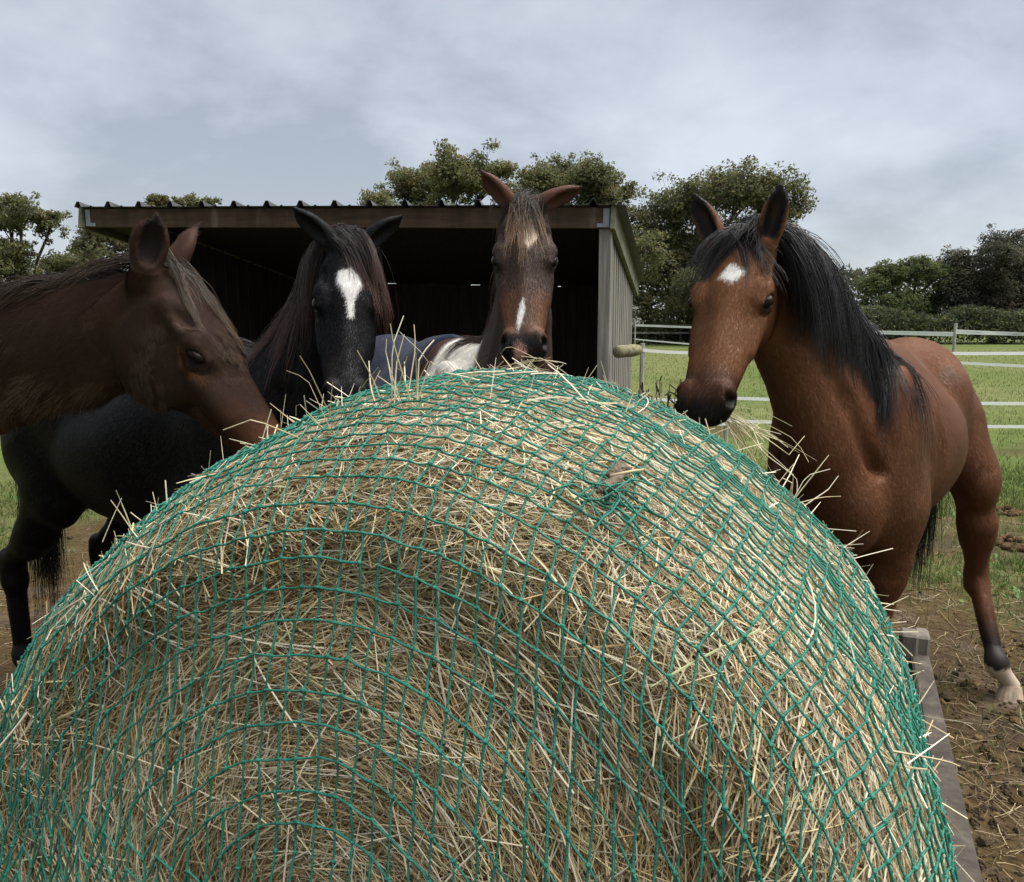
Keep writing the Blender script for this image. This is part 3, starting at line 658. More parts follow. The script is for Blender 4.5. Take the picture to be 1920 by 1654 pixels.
wob = lambda a, b_, sd: (vnoise(np.stack([np.asarray(a) * .13, np.asarray(b_) * .17, np.zeros_like(np.asarray(a) * 1.)], -1), 1, sd, 3) - .5)
for i in range(nI):
    jj = np.arange(nJ); th_i = Ti[i] + wob(np.full(nJ, i), jj, 71) * .028; ph_j = np.clip(Fj + wob(np.full(nJ, i), jj, 72) * .026, .03, PI - .05)
    body = Fj >= FS
    s, t, z_ = bale_local(th_i, ph_j); P_ = bale_world(s, t, z_)
    NODE[i, :nJ][body] = P_[body]
    s0 = bale_local(np.array([Ti[i]]), np.array([FS]))[0][0]; A = AR if s0 > 0 else AL; pp = PR if s0 > 0 else PL
    last = None
    jf = jj[~body]
    for j in jf:
        rho = float(rho_of(ph_j[j])); q = rho ** pp - abs(s0 / A) ** pp
        if q <= 0.0008: break
        z_ = q ** (1 / pp) * 1.0
        sw = s0 + float(wob([i], [j], 73)[0]) * .02
        if BZ + BC * z_ < .30: break
        tq = float(axial(ph_j[j], .055))
        NODE[i, j] = bale_world(np.array([sw]), np.array([tq]), np.array([z_]))[0]; last = (j, z_)
    if last is None: jl = jj[body][-1]; zl = float(bale_local(np.array([Ti[i]]), np.array([Fj[jl]]))[2][0])
    else: jl, zl = last
    z_ = zl
    for q in range(jl + 1, nJ + 14):
        z_ -= .06; zz_ = z_
        rho = (abs(s0 / A) ** pp + abs(zz_) ** pp) ** (1 / pp)
        if rho >= 1 or BZ + BC * z_ < .25: break
        F_ = math.asin(min(rho ** (MF / 2), 1)); tq = float(axial(F_, .055))
        NODE[i, q] = bale_world(np.array([s0]), np.array([tq]), np.array([zz_]))[0]
ok = ~np.isnan(NODE[..., 0])
# normal = away from a shrunken copy of the bale
ctr = BO + AX * BT + UP * BZ
rel = NODE - ctr; ls = rel @ RX; lt = (rel @ AX) - LEAN * rel[..., 2] / BC; lz = rel[..., 2]
gA = np.where(ls > 0, AR, AL); MBn = np.where(lt < 0, MF, MBK); BHn = np.where(lt < 0, HF, HB); rr_ = (np.abs(ls / gA) ** 2.06 + np.abs(lz / BC) ** 2.06)
gs = np.sign(ls) * np.abs(ls / gA) ** 1.06 / gA * np.maximum(rr_, 1e-6) ** (MBn / 2.06 - 1); gzv = np.sign(lz) * np.abs(lz / BC) ** 1.06 / BC * np.maximum(rr_, 1e-6) ** (MBn / 2.06 - 1); gt = np.sign(lt) * np.abs(lt / BHn) ** (MBn - 1) / BHn
NN = unit(gs[..., None] * RX + gzv[..., None] * UP + gt[..., None] * AX)
NODE = NODE + NN * (lumps(NODE) * .9 + .019)[..., None] + rng.normal(size=NODE.shape) * .0014
segA, segB, segN = [], [], []
for (di, dj) in ((0, 1), (1, 0)):
    a = ok[:nI - di, :ok.shape[1] - dj] & ok[di:, dj:]; I, J = np.nonzero(a)
    pa = NODE[I, J]; pb = NODE[I + di, J + dj]; dl = np.linalg.norm(pb - pa, axis=1)
    if di:   # no cross cords over the bunched strands that run straight down
        k = (J < nJ) & (dl < .105)
    else: k = dl < .16
    k &= rng.random(len(k)) > .012
    segA.append(pa[k]); segB.append(pb[k]); segN.append(NN[I, J][k])
A_, B_, N_ = [np.concatenate(q) for q in (segA, segB, segN)]
u = np.linspace(0, 1, 5); n = len(A_); dl = np.linalg.norm(B_ - A_, axis=1)
arch = (4 * u * (1 - u))[None, :, None]
sgd = unit(np.cross(N_, B_ - A_))
Q = A_[:, None] + (B_ - A_)[:, None] * u[None, :, None] + arch * (N_ * (dl * rng.uniform(-.08, .03, n))[:, None] + sgd * (rng.normal(0, .03, n) * dl)[:, None] - UP * (dl * .03)[:, None])[:, None]
nvv, nf, _ = tubes(Q, np.full((n, 5), .00195) * rng.uniform(.85, 1.15, (n, 1)), 6, None, 4)
nb = MB(); nb.add(nvv, nf)
I, J = np.nonzero(ok); kn = NODE[I, J]; bs, fs = sphere((0, 0, 0), .0037, 7, 5); K = len(kn)
Vk = (bs[None] * (1 + .25 * rng.normal(size=(K, 1, 3))) + kn[:, None]).reshape(-1, 3); off = (np.arange(K) * len(bs))[:, None, None]; n0 = nb.n
nb.add(Vk, (fs[0][None] + off).reshape(-1, 4)); nb.F3.append((fs[1][None] + off).reshape(-1, 3) + n0)
net = empty('hay_net', BO + AX * .6 + UP * 1.5, 'green knotted haynet of thick cord stretched over the bale', 'hay net')
nb.build('netting', m_net, net, smooth=True)
# bale surface point seen through a pixel
def bale_hit(px, py, off=.02):
    c = np.array([0, 0, CAM_H]); u = (px - 960) / FPX; w_ = (827 - py) / FPX; d = unit([u, CP + w_ * SP, -SP + w_ * CP])
    v = BPd.reshape(-1, 3) - c; s_ = v @ d; e_ = np.linalg.norm(v - s_[:, None] * d, axis=1); k = np.where((e_ < .02) & (s_ > 0), s_, 99).argmin()
    return BPd.reshape(-1, 3)[k] + BN.reshape(-1, 3)[k] * off, BN.reshape(-1, 3)[k]
# tangle of torn cord
b = MB(); r = np.random.default_rng(8); c0, nn0 = bale_hit(1150, 935)
for k in range(7):
    p0 = c0 + r.normal(size=3) * [.025, .025, .006]; e_ = unit(np.cross(nn0, r.normal(size=3))); pts = []
    L = r.uniform(.06, .16)
    for t in np.linspace(0, 1, 8): pts.append(p0 + e_ * (t - .5) * L + np.cross(nn0, e_) * .03 * math.sin(t * 5 + k) + nn0 * (.008 + .010 * math.sin(t * PI) * r.random()))
    b.tube(pts, .0018, 5)
for (xa, ya, xb, yb) in ((1110, 900, 1150, 940), (1150, 940, 1215, 1000), (1150, 945, 1240, 960), (1085, 935, 1150, 945), (1150, 935, 1175, 870), (1180, 960, 1205, 1050)):
    pa, _ = bale_hit(xa, ya, .014); pb, _ = bale_hit(xb, yb, .014); b.tube([pa, lerp(pa, pb, .35) + nn0 * .006, lerp(pa, pb, .7) + nn0 * .008, pb], .0024, 6)
b.build('torn_cord_tangle', m_net, net, smooth=True)
# dry seed head stuck in the net
m_thistle = material('dry_seed_head', (.17, .14, .10), .9, .1, var=((90, 90, 90), .4), bump=((200, 200, 200), 1, .01))
q0, qn = bale_hit(1122, 932, .03); q1, _ = bale_hit(1160, 905, .035); q2, _ = bale_hit(1205, 893, .03); q3, _ = bale_hit(1150, 890, .02)
ds = empty('dry_stalk', q1, 'grey brown seed head on a dry stalk stuck in the torn spot of the net', 'stalk')
b = MB(); b.tube([q1 - [.02, 0, 0], lerp(q1, q2, .5) + qn * .004, q2], [.003, .0026, .002], 6); b.build('stem', m_straw, ds, smooth=True)
bpy.data.objects[ds.children[0].name].data.materials[0] = material('dry_stem', (.42, .34, .2), .6, .3)
b = MB(); b.tube([q0, lerp(q0, q1, .35), lerp(q0, q1, .7), q1], [.003, .010, .008, .003], 9); b.tube([q3 - [.02, 0, .0], q3, q3 + [.012, .01, .012], q3 + [.03, .02, .004]], [.003, .011, .012, .003], 9); b.build('seed_head', m_thistle, ds, smooth=True)
# ================================================================== FEEDER CRATE
m_crate = material('weathered_crate_plank', (.062, .053, .045), .9, .12, var=[((12, 12, 12), .25), ((60, 60, 60), .2)], two=((.12, .105, .088), (14, 14, 14), .55, .8), bump=((60, 60, 60), .4, .006))
m_crate2 = material('grey_crate_post', (.14, .125, .105), .9, .15, var=[((30, 30, 4), .3), ((8, 8, 8), .2)], bump=((60, 60, 8), .5, .006))
crate = empty('hay_feeder', BO + AX * .9, 'low wooden crate feeder with grey plank rails round the bale', 'feeder')
def loc(s, t, z): return BO + RX * s + AX * t + UP * z
CT0, CT1, CS0, CS1, CHT = -.32, 1.98, -1.02, .955, .575
def side(a, b_, nrm_):
    a = np.asarray(a); b_ = np.asarray(b_); d = unit(b_ - a); L = np.linalg.norm(b_ - a)
    for k, (z0, z1) in enumerate(((.02, .19), (.205, .375), (.39, CHT - .034))):
        m = MB(); m.box((a + b_) / 2 + UP * (z0 + z1) / 2, d * (L - .002 * k), nrm_ * .026, UP * (z1 - z0)); m.build('plank', m_crate, crate)
    m = MB(); m.box((a + b_) / 2 + UP * (CHT - .015), d * (L + .03), nrm_ * .056, UP * .032, bev=.006); m.build('top_rail', m_crate, crate)
side(loc(CS1, CT0, 0), loc(CS1, CT1, 0), RX); side(loc(CS0, CT0, 0), loc(CS0, CT1, 0), RX)
side(loc(CS0 + .05, CT1 + .001, 0), loc(CS1 - .05, CT1 + .001, 0), AX); side(loc(CS0 + .05, CT0 - .001, 0), loc(CS1 - .05, CT0 - .001, 0), AX)
for s_ in (CS0 - .04, CS1 + .04):
    for t_, zt in ((CT0 - .03, .6), (CT1 + .015, .645)):
        m = MB(); m.box(loc(s_ - (.075 if s_ > 0 else -.035), t_ - (.045 if t_ > 1 else 0), zt / 2), RX * .055, AX * .07, UP * zt, bev=.008); m.build('corner_post', m_crate2, crate)
m = MB(); m.box(loc(CS1 + .005, CT1 + .0, .60), RX * .045, AX * .09, UP * .075, bev=.008); m.build('corner_block', m_crate2, crate)
# ================================================================== WISPS OF HAY
def wisp(label, c, dirs, n, lmin, lmax, seed, spread=.5, rad=.0013, droop=.3, name='hay_wisp'):
    r = np.random.default_rng(seed); c = np.asarray(c, float); m = 7
    P0 = c + r.normal(size=(n, 3)) * [.02, .015, .012]; D = unit(np.asarray(dirs)[r.integers(0, len(dirs), n)] + r.normal(size=(n, 3)) * spread)
    L = r.uniform(lmin, lmax, n); u = np.linspace(0, 1, m)
    kink = r.random(n) < .45; D2 = unit(D + r.normal(size=(n, 3)) * np.where(kink, .9, .15)[:, None]); ku = r.uniform(.35, .8, n)
    du = np.clip(u[None] - ku[:, None], 0, 1)
    Q = P0[:, None] + D[:, None] * (np.minimum(u[None], ku[:, None]) * L[:, None])[..., None] + D2[:, None] * (du * L[:, None])[..., None] - UP * ((u ** 2)[None] * (L * droop * .35)[:, None])[..., None]
    cc = np.repeat((STRAW_COLS[r.choice([0, 1, 3, 5], n)] * r.uniform(.75, 1.2, (n, 1)))[:, None], m, 1)
    R = rad * r.uniform(.6, 1.5, (n, 1)) * np.linspace(1, .6, m)[None]
    V, F, C = tubes(Q, R, 4, cc, seed); o = mk(name, V, F, m_straw, col=C, smooth=False); return tag(o, label, 'hay', 'wisps of pulled hay')
wisp('long pale hay stalks hanging from the mouth of the bay horse', at(1362, 775, 2.12), [[.9, .0, -.25], [.8, -.2, -.45], [.5, -.1, -.7]], 26, .07, .26, 21, .25)
wisp('hay sticking out both sides of the mouth of the horse in the middle', at(985, 682, 2.55), [[-.9, -.1, -.2], [-.7, -.3, -.5], [.95, -.1, -.1], [.8, -.3, -.5]], 34, .07, .20, 22, .28)
wisp('tuft of bent hay stalks standing before the navy rug', bale_hit(752, 752, .0)[0], [[.15, 0, 1], [-.2, 0, 1], [.5, 0, .8]], 15, .06, .20, 23, .30, .0013, 0)
wisp('few thin stalks standing before the nose of the black horse', bale_hit(612, 800, .0)[0], [[-.1, 0, 1], [-.4, 0, .8], [.4, 0, .7]], 13, .05, .26, 24, .4, .0012, 0)
wisp('bent hay stalks at the edge of the net before the chest of the bay horse', bale_hit(1486, 935, .0)[0], [[.6, 0, .5], [-.5, 0, .75], [.2, 0, .6]], 13, .05, .17, 25, .35, .0012, .1)
wisp('stalk loops sticking up before the belly of the black horse', bale_hit(240, 1005, .0)[0], [[0, 0, 1], [-.5, 0, .9], [.4, 0, .8]], 8, .05, .13, 26, .4, .0012, .2)
wisp('long straws sticking out sideways at the left end of the net', bale_hit(48, 1215, .0)[0], [[-1, 0, .35], [-.9, 0, -.3], [.6, 0, .5]], 8, .06, .24, 27, .3, .0013, .1)
wisp('thick bent straw lying across the net near the crate rail', bale_hit(1690, 1435, .02)[0], [[1, .1, .3], [.9, .1, -.1]], 3, .07, .15, 28, .2, .0016, 0)
# ================================================================== HORSES: smooth-union distance fields, meshed by surface nets
class Frame:
    def __init__(s, o, X, Y, Z, k=1.0): s.o = np.asarray(o, float); s.M = np.stack([unit(X), unit(Y), unit(Z)]); s.k = k
    def w(s, p): return s.o + (np.asarray(p, float) * s.k) @ s.M
    def d(s, v): return np.asarray(v, float) @ s.M
    def l(s, P): return ((P - s.o) @ s.M.T) / s.k
class SDF:
    def __init__(s): s.pr = []
    def cap(s, a, b, ra, rb, k=.04, op='u', flat=None):
        """round cone a-b; flat=(axis, factor): stretched by factor along axis"""
        a = np.asarray(a, float); b = np.asarray(b, float); c = (a + b) / 2; R = np.linalg.norm(b - a) / 2 + max(ra, rb) * (max(1, flat[1]) if flat else 1)
        s.pr.append(('c', op, k, c, R, (a, b, ra, rb, flat)))
    def ell(s, c, M, r, k=.04, op='u'):
        r = np.asarray(r, float); s.pr.append(('e', op, k, np.asarray(c, float), r.max(), (M, r)))
    def __call__(s, P, only=None):
        P = np.asarray(P, float); d = np.full(len(P), .6)
        for ty, op, k, c, R, a in s.pr:
            q = P - c; m = np.nonzero((q * q).sum(1) < (R + k + .09) ** 2)[0]
            if len(m) == 0: continue
            if ty == 'c':
                A, B, ra, rb, flat = a; pa = P[m] - A; ba = B - A
                if flat is not None:
                    ax, f = flat; pa = pa + ((pa @ ax) * (1 / f - 1))[:, None] * ax; ba = ba + (ba @ ax) * (1 / f - 1) * ax
                t = np.clip((pa @ ba) / max(ba @ ba, 1e-9), 0, 1); v = np.linalg.norm(pa - t[:, None] * ba, axis=1) - (ra + t * (rb - ra))
            else:
                M, r = a; l = q[m] @ M.T; k0 = np.linalg.norm(l / r, axis=1); k1 = np.linalg.norm(l / (r * r), axis=1); v = k0 * (k0 - 1) / np.maximum(k1, 1e-9); v = np.where(k0 < .05, -r.min(), v)
            D = d[m]
            if op == 'u': h = np.clip(.5 + .5 * (D - v) / k, 0, 1); d[m] = D + (v - D) * h - k * h * (1 - h)
            else: h = np.clip(.5 - .5 * (D + v) / k, 0, 1); d[m] = D + (-v - D) * h + k * h * (1 - h)
        return d
    def grad(s, P, e=.004):
        g = np.stack([s(P + np.eye(3)[i] * e) - s(P - np.eye(3)[i] * e) for i in range(3)], 1); return unit(g)
def surface_nets(f, lo, hi, h, fr=None):
    """f evaluated only near the surface; returns verts and quads"""
    B = 6; lo = np.asarray(lo, float); n = (np.ceil((np.asarray(hi) - lo) / h / B).astype(int)) * B
    nb = n // B
    g = np.stack(np.meshgrid(*[np.arange(k) for k in nb], indexing='ij'), -1).reshape(-1, 3)
    dc = f(lo + (g * B + B / 2) * h)
    act = g[np.abs(dc) < B * h * 1.05 + .015]
    D = np.full(tuple(n + 1), 1., np.float32)
    # unset blocks deep inside are marked negative
    ins = g[dc < -(B * h * 1.05 + .015)]
    o = np.stack(np.meshgrid(*[np.arange(B + 1)] * 3, indexing='ij'), -1).reshape(-1, 3)
    if len(ins):
        I = (ins[:, None] * B + o[None]).reshape(-1, 3); D[I[:, 0], I[:, 1], I[:, 2]] = -1
    ob = np.stack(np.meshgrid(*[np.arange(B)] * 3, indexing='ij'), -1).reshape(-1, 3)
    msk = np.zeros(tuple(n + 1), bool); I = (act[:, None] * B + o[None]).reshape(-1, 3); msk[I[:, 0], I[:, 1], I[:, 2]] = True
    I = np.argwhere(msk); v = np.empty(len(I))
    for a in range(0, len(I), 400000): v[a:a + 400000] = f(lo + I[a:a + 400000] * h)
    D[I[:, 0], I[:, 1], I[:, 2]] = v
    S = D < 0; cnt = np.zeros(tuple(n), np.int8)
    for dx in (0, 1):
        for dy in (0, 1):
            for dz in (0, 1): cnt += S[dx:n[0] + dx, dy:n[1] + dy, dz:n[2] + dz]
    cells = np.argwhere((cnt > 0) & (cnt < 8)); idx = np.full(tuple(n), -1, np.int32); idx[cells[:, 0], cells[:, 1], cells[:, 2]] = np.arange(len(cells))
    cor = np.array([[x, y, z] for x in (0, 1) for y in (0, 1) for z in (0, 1)]); cv = np.stack([D[cells[:, 0] + c[0], cells[:, 1] + c[1], cells[:, 2] + c[2]] for c in cor], 1)
    acc = np.zeros((len(cells), 3)); ct = np.zeros(len(cells))
    for a in range(8):
        for b in range(a + 1, 8):
            if np.abs(cor[a] - cor[b]).sum() != 1: continue
            va, vb = cv[:, a], cv[:, b]; m = (va < 0) != (vb < 0); t = np.where(m, va / np.where(m, va - vb, 1), 0)
            acc += np.where(m[:, None], cor[a] + t[:, None] * (cor[b] - cor[a]), 0); ct += m
    V = lo + (cells + acc / ct[:, None]) * h
    F = []
    for ax in range(3):
        a1, a2 = (ax + 1) % 3, (ax + 2) % 3
        sl0 = [slice(1, n[k]) for k in range(3)]; sl0[ax] = slice(0, n[ax]); sl1 = list(sl0); sl1[ax] = slice(1, n[ax] + 1)
        s0 = S[tuple(sl0)]; s1 = S[tuple(sl1)]; E = np.argwhere(s0 != s1); fl = s0[E[:, 0], E[:, 1], E[:, 2]]
        off = np.ones(3, int); off[ax] = 0; E = E + off
        def cid(d1, d2):
            q = E.copy(); q[:, a1] += d1; q[:, a2] += d2; return idx[q[:, 0], q[:, 1], q[:, 2]]
        q = np.stack([cid(-1, -1), cid(0, -1), cid(0, 0), cid(-1, 0)], 1); q[~fl] = q[~fl][:, ::-1]; F.append(q)
    F = np.concatenate(F); F = F[(F >= 0).all(1)]
    return V, F
def vnormals(V, F):
    fn = np.cross(V[F[:, 2]] - V[F[:, 0]], V[F[:, 3]] - V[F[:, 1]]); N_ = np.zeros_like(V)
    for k in range(4): np.add.at(N_, F[:, k], fn)
    return unit(N_), np.linalg.norm(fn, axis=1) / 2
def smooth_mesh(V, F, it=2, lam=.4):
    for _ in range(it):
        A = np.zeros_like(V); c = np.zeros(len(V))
        for k in range(4):
            np.add.at(A, F[:, k], V[F[:, (k + 1) % 4]] + V[F[:, (k - 1) % 4]]); np.add.at(c, F[:, k], 2)
        V = V + lam * (A / c[:, None] - V)
    return V
m_coat = material('horse_coat', attr=True, rough=.55, spec=.22, var=[((9, 9, 9), .10)])
m_fur = material('short_coat_hair', attr=True, rough=.6, spec=.12, nrm=True)
m_mane = material('long_horse_hair', attr=True, rough=.42, spec=.4)
m_eye = material('wet_dark_eye', (.010, .006, .004), .12, .09)
m_hoof = material('hoof_horn', attr=True, rough=.7, spec=.2, var=((60, 60, 12), .3))
def strands(sdf, roots, dirs, per, length, steps=11, grav=.22, off=.006, spread=.012, rad=.0009, cols=((.01, .01, .01), (.03, .02, .015)), seed=1, lenvar=.3, wave=.006, keep=.35, drift=None):
    """locks of hair: guides fall under gravity and slide over the body, hairs follow the guides"""
    r = np.random.default_rng(seed); G = len(roots); L = length * (1 + lenvar * r.normal(size=G)).clip(.35, 1.6); st = L / steps
    p = np.asarray(roots, float).copy(); d = unit(np.asarray(dirs, float)); path = [p.copy()]
    for k in range(steps):
        g_ = grav if np.isscalar(grav) else grav[k]
        dd = np.array([0, 0, -1.]) if drift is None else unit(np.array([0, 0, -1.]) + drift)
        d = unit(d * (1 - g_) + dd * g_ + r.normal(size=(G, 3)) * .05)
        p = p + d * st[:, None]
        for _ in range(2):
            dist = sdf(p); n_ = sdf.grad(p); push = np.clip(off - dist, 0, .1); p = p + n_ * push[:, None]
        m = dist < off * 2.5; dn = (d * n_).sum(1); d = np.where((m & (dn < 0))[:, None], unit(d - n_ * dn[:, None] * .9), d)
        path.append(p.copy())
    Gp = np.stack(path, 1); M = steps + 1
    gi = np.repeat(np.arange(G), per); n = len(gi); offv = r.normal(size=(n, 3)) * spread; t = np.linspace(0, 1, M)
    nb_ = (gi + 1 + (r.random(n) < .5) * -2) % G; close = np.linalg.norm(Gp[nb_, 0] - Gp[gi, 0], axis=1) < .08
    mixw = np.where(close, r.random(n) * .5, 0)[:, None, None]
    base = Gp[gi] * (1 - mixw) + Gp[nb_] * mixw
    ph_ = r.random((n, 1)) * 6; fr_ = r.uniform(3, 9, (n, 1)); wv = np.cross(unit(np.gradient(base, axis=1)), unit(r.normal(size=(n, 1, 3))))
    cut = r.uniform(.65, 1.05, n); tt_ = np.clip(t[None] * cut[:, None], 0, 1)
    xi = tt_ * steps; i0 = np.clip(xi.astype(int), 0, steps - 1); fr2 = (xi - i0)[..., None]; ar = np.arange(n)[:, None]
    base = base[ar, i0] * (1 - fr2) + base[ar, i0 + 1] * fr2
    Q = base + offv[:, None] * (1 - (1 - keep) * t)[None, :, None] + wv * (np.sin(ph_ + fr_ * t[None]) * wave * t[None])[..., None]
    c0, c1 = np.array(cols[0]), np.array(cols[1]); tip = (t[None, :, None] ** 1.5) * r.uniform(.4, 1.2, (n, 1, 1)); cc = lerp(c0, c1, np.clip(tip, 0, 1)) * r.uniform(.6, 1.5, (n, 1, 1))
    R = rad * r.uniform(.6, 1.4, (n, 1)) * (1 - .75 * t ** 2)[None]
    return tubes(Q, R, 3, cc, seed)
def add_horse(cfg):
    S = cfg.get('S', 1.0); label = cfg['label']
    wx, wy = cfg['withers']; ph = math.radians(cfg['yaw']); fw = -np.array([math.sin(ph), math.cos(ph), 0.])
    bl = Frame([wx, wy, 0], fw, np.cross(UP, fw), UP, S)
    poll = np.asarray(cfg['poll']); muz = np.asarray(cfg['muzzle']); dl = muz - poll; e1 = unit(dl); Yh = unit(np.cross(np.asarray(cfg['face'], float), dl)); e3 = np.cross(e1, Yh)
    al = math.atan2(.115, .585); Xh = e1 * math.cos(al) + e3 * math.sin(al); Zh = np.cross(Xh, Yh); hk = np.linalg.norm(dl) / .596 * cfg.get('hs', 1.0)
    hd = Frame(poll, Xh, Yh, Zh, hk); hw = cfg.get('hw', 1.0)
    s = SDF(); BM_ = bl.M; HM = hd.M
    def be(c, r, k=.08): s.ell(bl.w(c), BM_, np.array(r) * S, k)
    def bc(a, b, ra, rb, k=.06, flat=None): s.cap(bl.w(a), bl.w(b), ra * S, rb * S, k, 'u', None if flat is None else (bl.d(flat[0]), flat[1]))
    # trunk
    be((-.10, 0, 1.18), (.42, .225, .34)); be((-.48, 0, 1.135), (.56, .295, .295)); be((-.30, 0, 1.16), (.4, .265, .325))
    bc((-.1, 0, 1.42), (-.8, 0, 1.40), .10, .11, .12); bc((.06, 0, 1.49), (-.28, 0, 1.46), .045, .05, .14)
    be((-.95, 0, 1.25), (.36, .25, .28)); be((-.86, 0, 1.38), (.26, .17, .155), .1)
    for y in (-1, 1):
        be((-.80, y * .17, 1.30), (.13, .085, .13), .08); be((-1.10, y * .11, 1.14), (.19, .125, .26), .07)
        be((.10, y * .165, 1.16), (.17, .080, .33), .045); be((.02, y * .175, 1.02), (.17, .080, .16), .04); be((.30, y * .085, 1.02), (.10, .085, .14), .05)
    be((.22, 0, 1.08), (.20, .17, .24))
    J = dict(elL=(.02, .165, .93), elR=(.02, -.165, .93), knL=(.06, .16, .50), knR=(.06, -.16, .50), ffL=(.04, .16, .17), ffR=(.04, -.16, .17), fhL=(.10, .16, .0), fhR=(.10, -.16, .0),
             hiL=(-1.0, .14, 1.12), hiR=(-1.0, -.14, 1.12), stL=(-.74, .18, .93), stR=(-.74, -.18, .93), hoL=(-1.16, .15, .58), hoR=(-1.16, -.15, .58), hfL=(-1.10, .15, .18), hfR=(-1.10, -.15, .18), hhL=(-1.03, .15, 0), hhR=(-1.03, -.15, 0))
    J.update({k_: (bl.l(np.asarray(v, float)) if k_ in cfg.get('world', ()) else v) for k_, v in cfg.get('joints', {}).items()}); J = {k_: np.asarray(v, float) for k_, v in J.items()}
    hoofs = []
    fx = np.array([1, 0, 0.])
    for q in 'LR':
        e_, k_, f_, h_ = J['el' + q], J['kn' + q], J['ff' + q], J['fh' + q]
        bc(e_ + [.03, 0, .06], lerp(e_, k_, .4), .115, .078, .06, (fx, 1.25)); bc(lerp(e_, k_, .3), k_ + [0, 0, .05], .082, .046, .05); bc(k_ + [.006, 0, .035], k_ - [0, 0, .035], .049, .043, .03); bc(k_, f_, .034, .030, .03, (fx, 1.2)); bc(f_ + [-.004, 0, .015], f_ - [.006, 0, .012], .037, .036, .03)
        pb = h_ + [-.015, 0, .075]; bc(f_, pb, .032, .034, .03); hoofs.append((bl.w(h_ + [-.012, 0, .07]), bl.w(h_ + [.012, 0, 0]), q, 'f'))
        h0, st_, ho, hf, hh = J['hi' + q], J['st' + q], J['ho' + q], J['hf' + q], J['hh' + q]
        bc(h0, st_, .18, .105, .08, (np.array([0, 1., 0]), .75)); bc(lerp(h0, st_, .75) - [.05, 0, .02], lerp(st_, ho, .55), .108, .072, .07, (np.array([0, 1., 0]), .85)); bc(lerp(st_, ho, .45), ho + [.02, 0, .05], .074, .045, .05, (fx, 1.25))
        bc(ho + [-.03, 0, .05], ho + [.005, 0, -.05], .036, .044, .03, (fx, 1.2)); bc(ho, hf, .041, .033, .04, (fx, 1.2)); bc(hf + [-.004, 0, .015], hf - [.004, 0, .012], .040, .037, .03); pb = hh + [-.015, 0, .075]; bc(hf, pb, .034, .035, .03); hoofs.append((bl.w(hh + [-.012, 0, .07]), bl.w(hh + [.012, 0, 0]), q, 'h'))
    # neck: sections along a curve from shoulder to skull
    P0 = bl.w((.20, 0, 1.235)); P3 = hd.w((.055, 0, -.095)); ln = np.linalg.norm(P3 - P0)
    P1 = P0 + bl.d(unit(cfg.get('n0', (.75, 0, .55)))) * ln * .36; P2 = P3 + hd.d(unit(cfg.get('n1', (-.55, 0, -.75)))) * ln * cfg.get('n1k', .34)
    t = np.linspace(0, 1, 17)[:, None]; NC = (1 - t) ** 3 * P0 + 3 * (1 - t) ** 2 * t * P1 + 3 * (1 - t) * t * t * P2 + t ** 3 * P3; NT = unit(np.gradient(NC, axis=0))
    lat = unit(lerp(bl.M[1], hd.M[1], sstep(0, 1, t))); lat = unit(lat - NT * (lat * NT).sum(1, keepdims=True)); dep = np.cross(NT, lat)
    sg = np.sign((dep[8] @ UP)) or 1; dep = dep * sg
    dr = np.interp(t[:, 0], [0, .2, .5, .8, 1], [.285, .245, .18, .148, .13]) * S * cfg.get('nd', 1); lr = np.interp(t[:, 0], [0, .25, .6, 1], [.135, .105, .078, .060]) * S
    for i in range(17): s.ell(NC[i], np.stack([NT[i], lat[i], dep[i]]), [max(.085, dr[i] * .55), lr[i], dr[i]], .05)
    # windpipe line and jaw muscle give the underside of the neck its shape
    tr_ = NC - dep * (dr * .80)[:, None]; s.cap(tr_[2], tr_[8], .06 * S, .05 * S, .06); s.cap(tr_[8], tr_[15], .05 * S, .045 * S, .05)
    for y in (-1, 1):       # groove between the neck muscle and the breast, and in front of the shoulder blade
        g0 = NC[9] - dep[9] * dr[9] * .55 + lat[9] * y * lr[9] * 1.25; g1 = bl.w((.30, y * .14, 1.16)); gm = lerp(g0, g1, .5) + lat[5] * y * .03
        s.cap(g0, gm, .012 * S, .022 * S, .05, 's'); s.cap(gm, g1, .022 * S, .016 * S, .05, 's'); s.cap(bl.w((.20, y * .27, 1.30)), bl.w((-.02, y * .20, 1.50)), .014 * S, .01 * S, .05, 's')
        s.cap(bl.w((-.13, y * .285, 1.30)), bl.w((-.13, y * .30, .98)), .016 * S, .016 * S, .05, 's')
    # head
    def he(c, r, k=.03, rot=None, op='u'):
        c = np.array(c, float) * [1, hw, 1]; r = np.array(r, float) * [1, hw, 1]; M = HM if rot is None else rot @ HM; s.ell(hd.w(c), M, r * hk, k * hk, op)
    def hc(a, b, ra, rb, k=.02, op='u'): s.cap(hd.w(np.array(a) * [1, hw, 1]), hd.w(np.array(b) * [1, hw, 1]), ra * hk, rb * hk, k * hk, op)
    def ry(a): a = math.radians(a); return np.array([[math.cos(a), 0, -math.sin(a)], [0, 1, 0], [math.sin(a), 0, math.cos(a)]])
    def rz(a): a = math.radians(a); return np.array([[math.cos(a), math.sin(a), 0], [-math.sin(a), math.cos(a), 0], [0, 0, 1]])
    he((.06, 0, -.07), (.11, .072, .08)); he((.17, 0, -.062), (.125, .080, .068)); he((.12, 0, -.05), (.10, .07, .05))
    hc((.20, 0, -.066), (.49, 0, -.078), .062, .040, .03); hc((.26, 0, -.045), (.50, 0, -.068), .034, .028, .02)
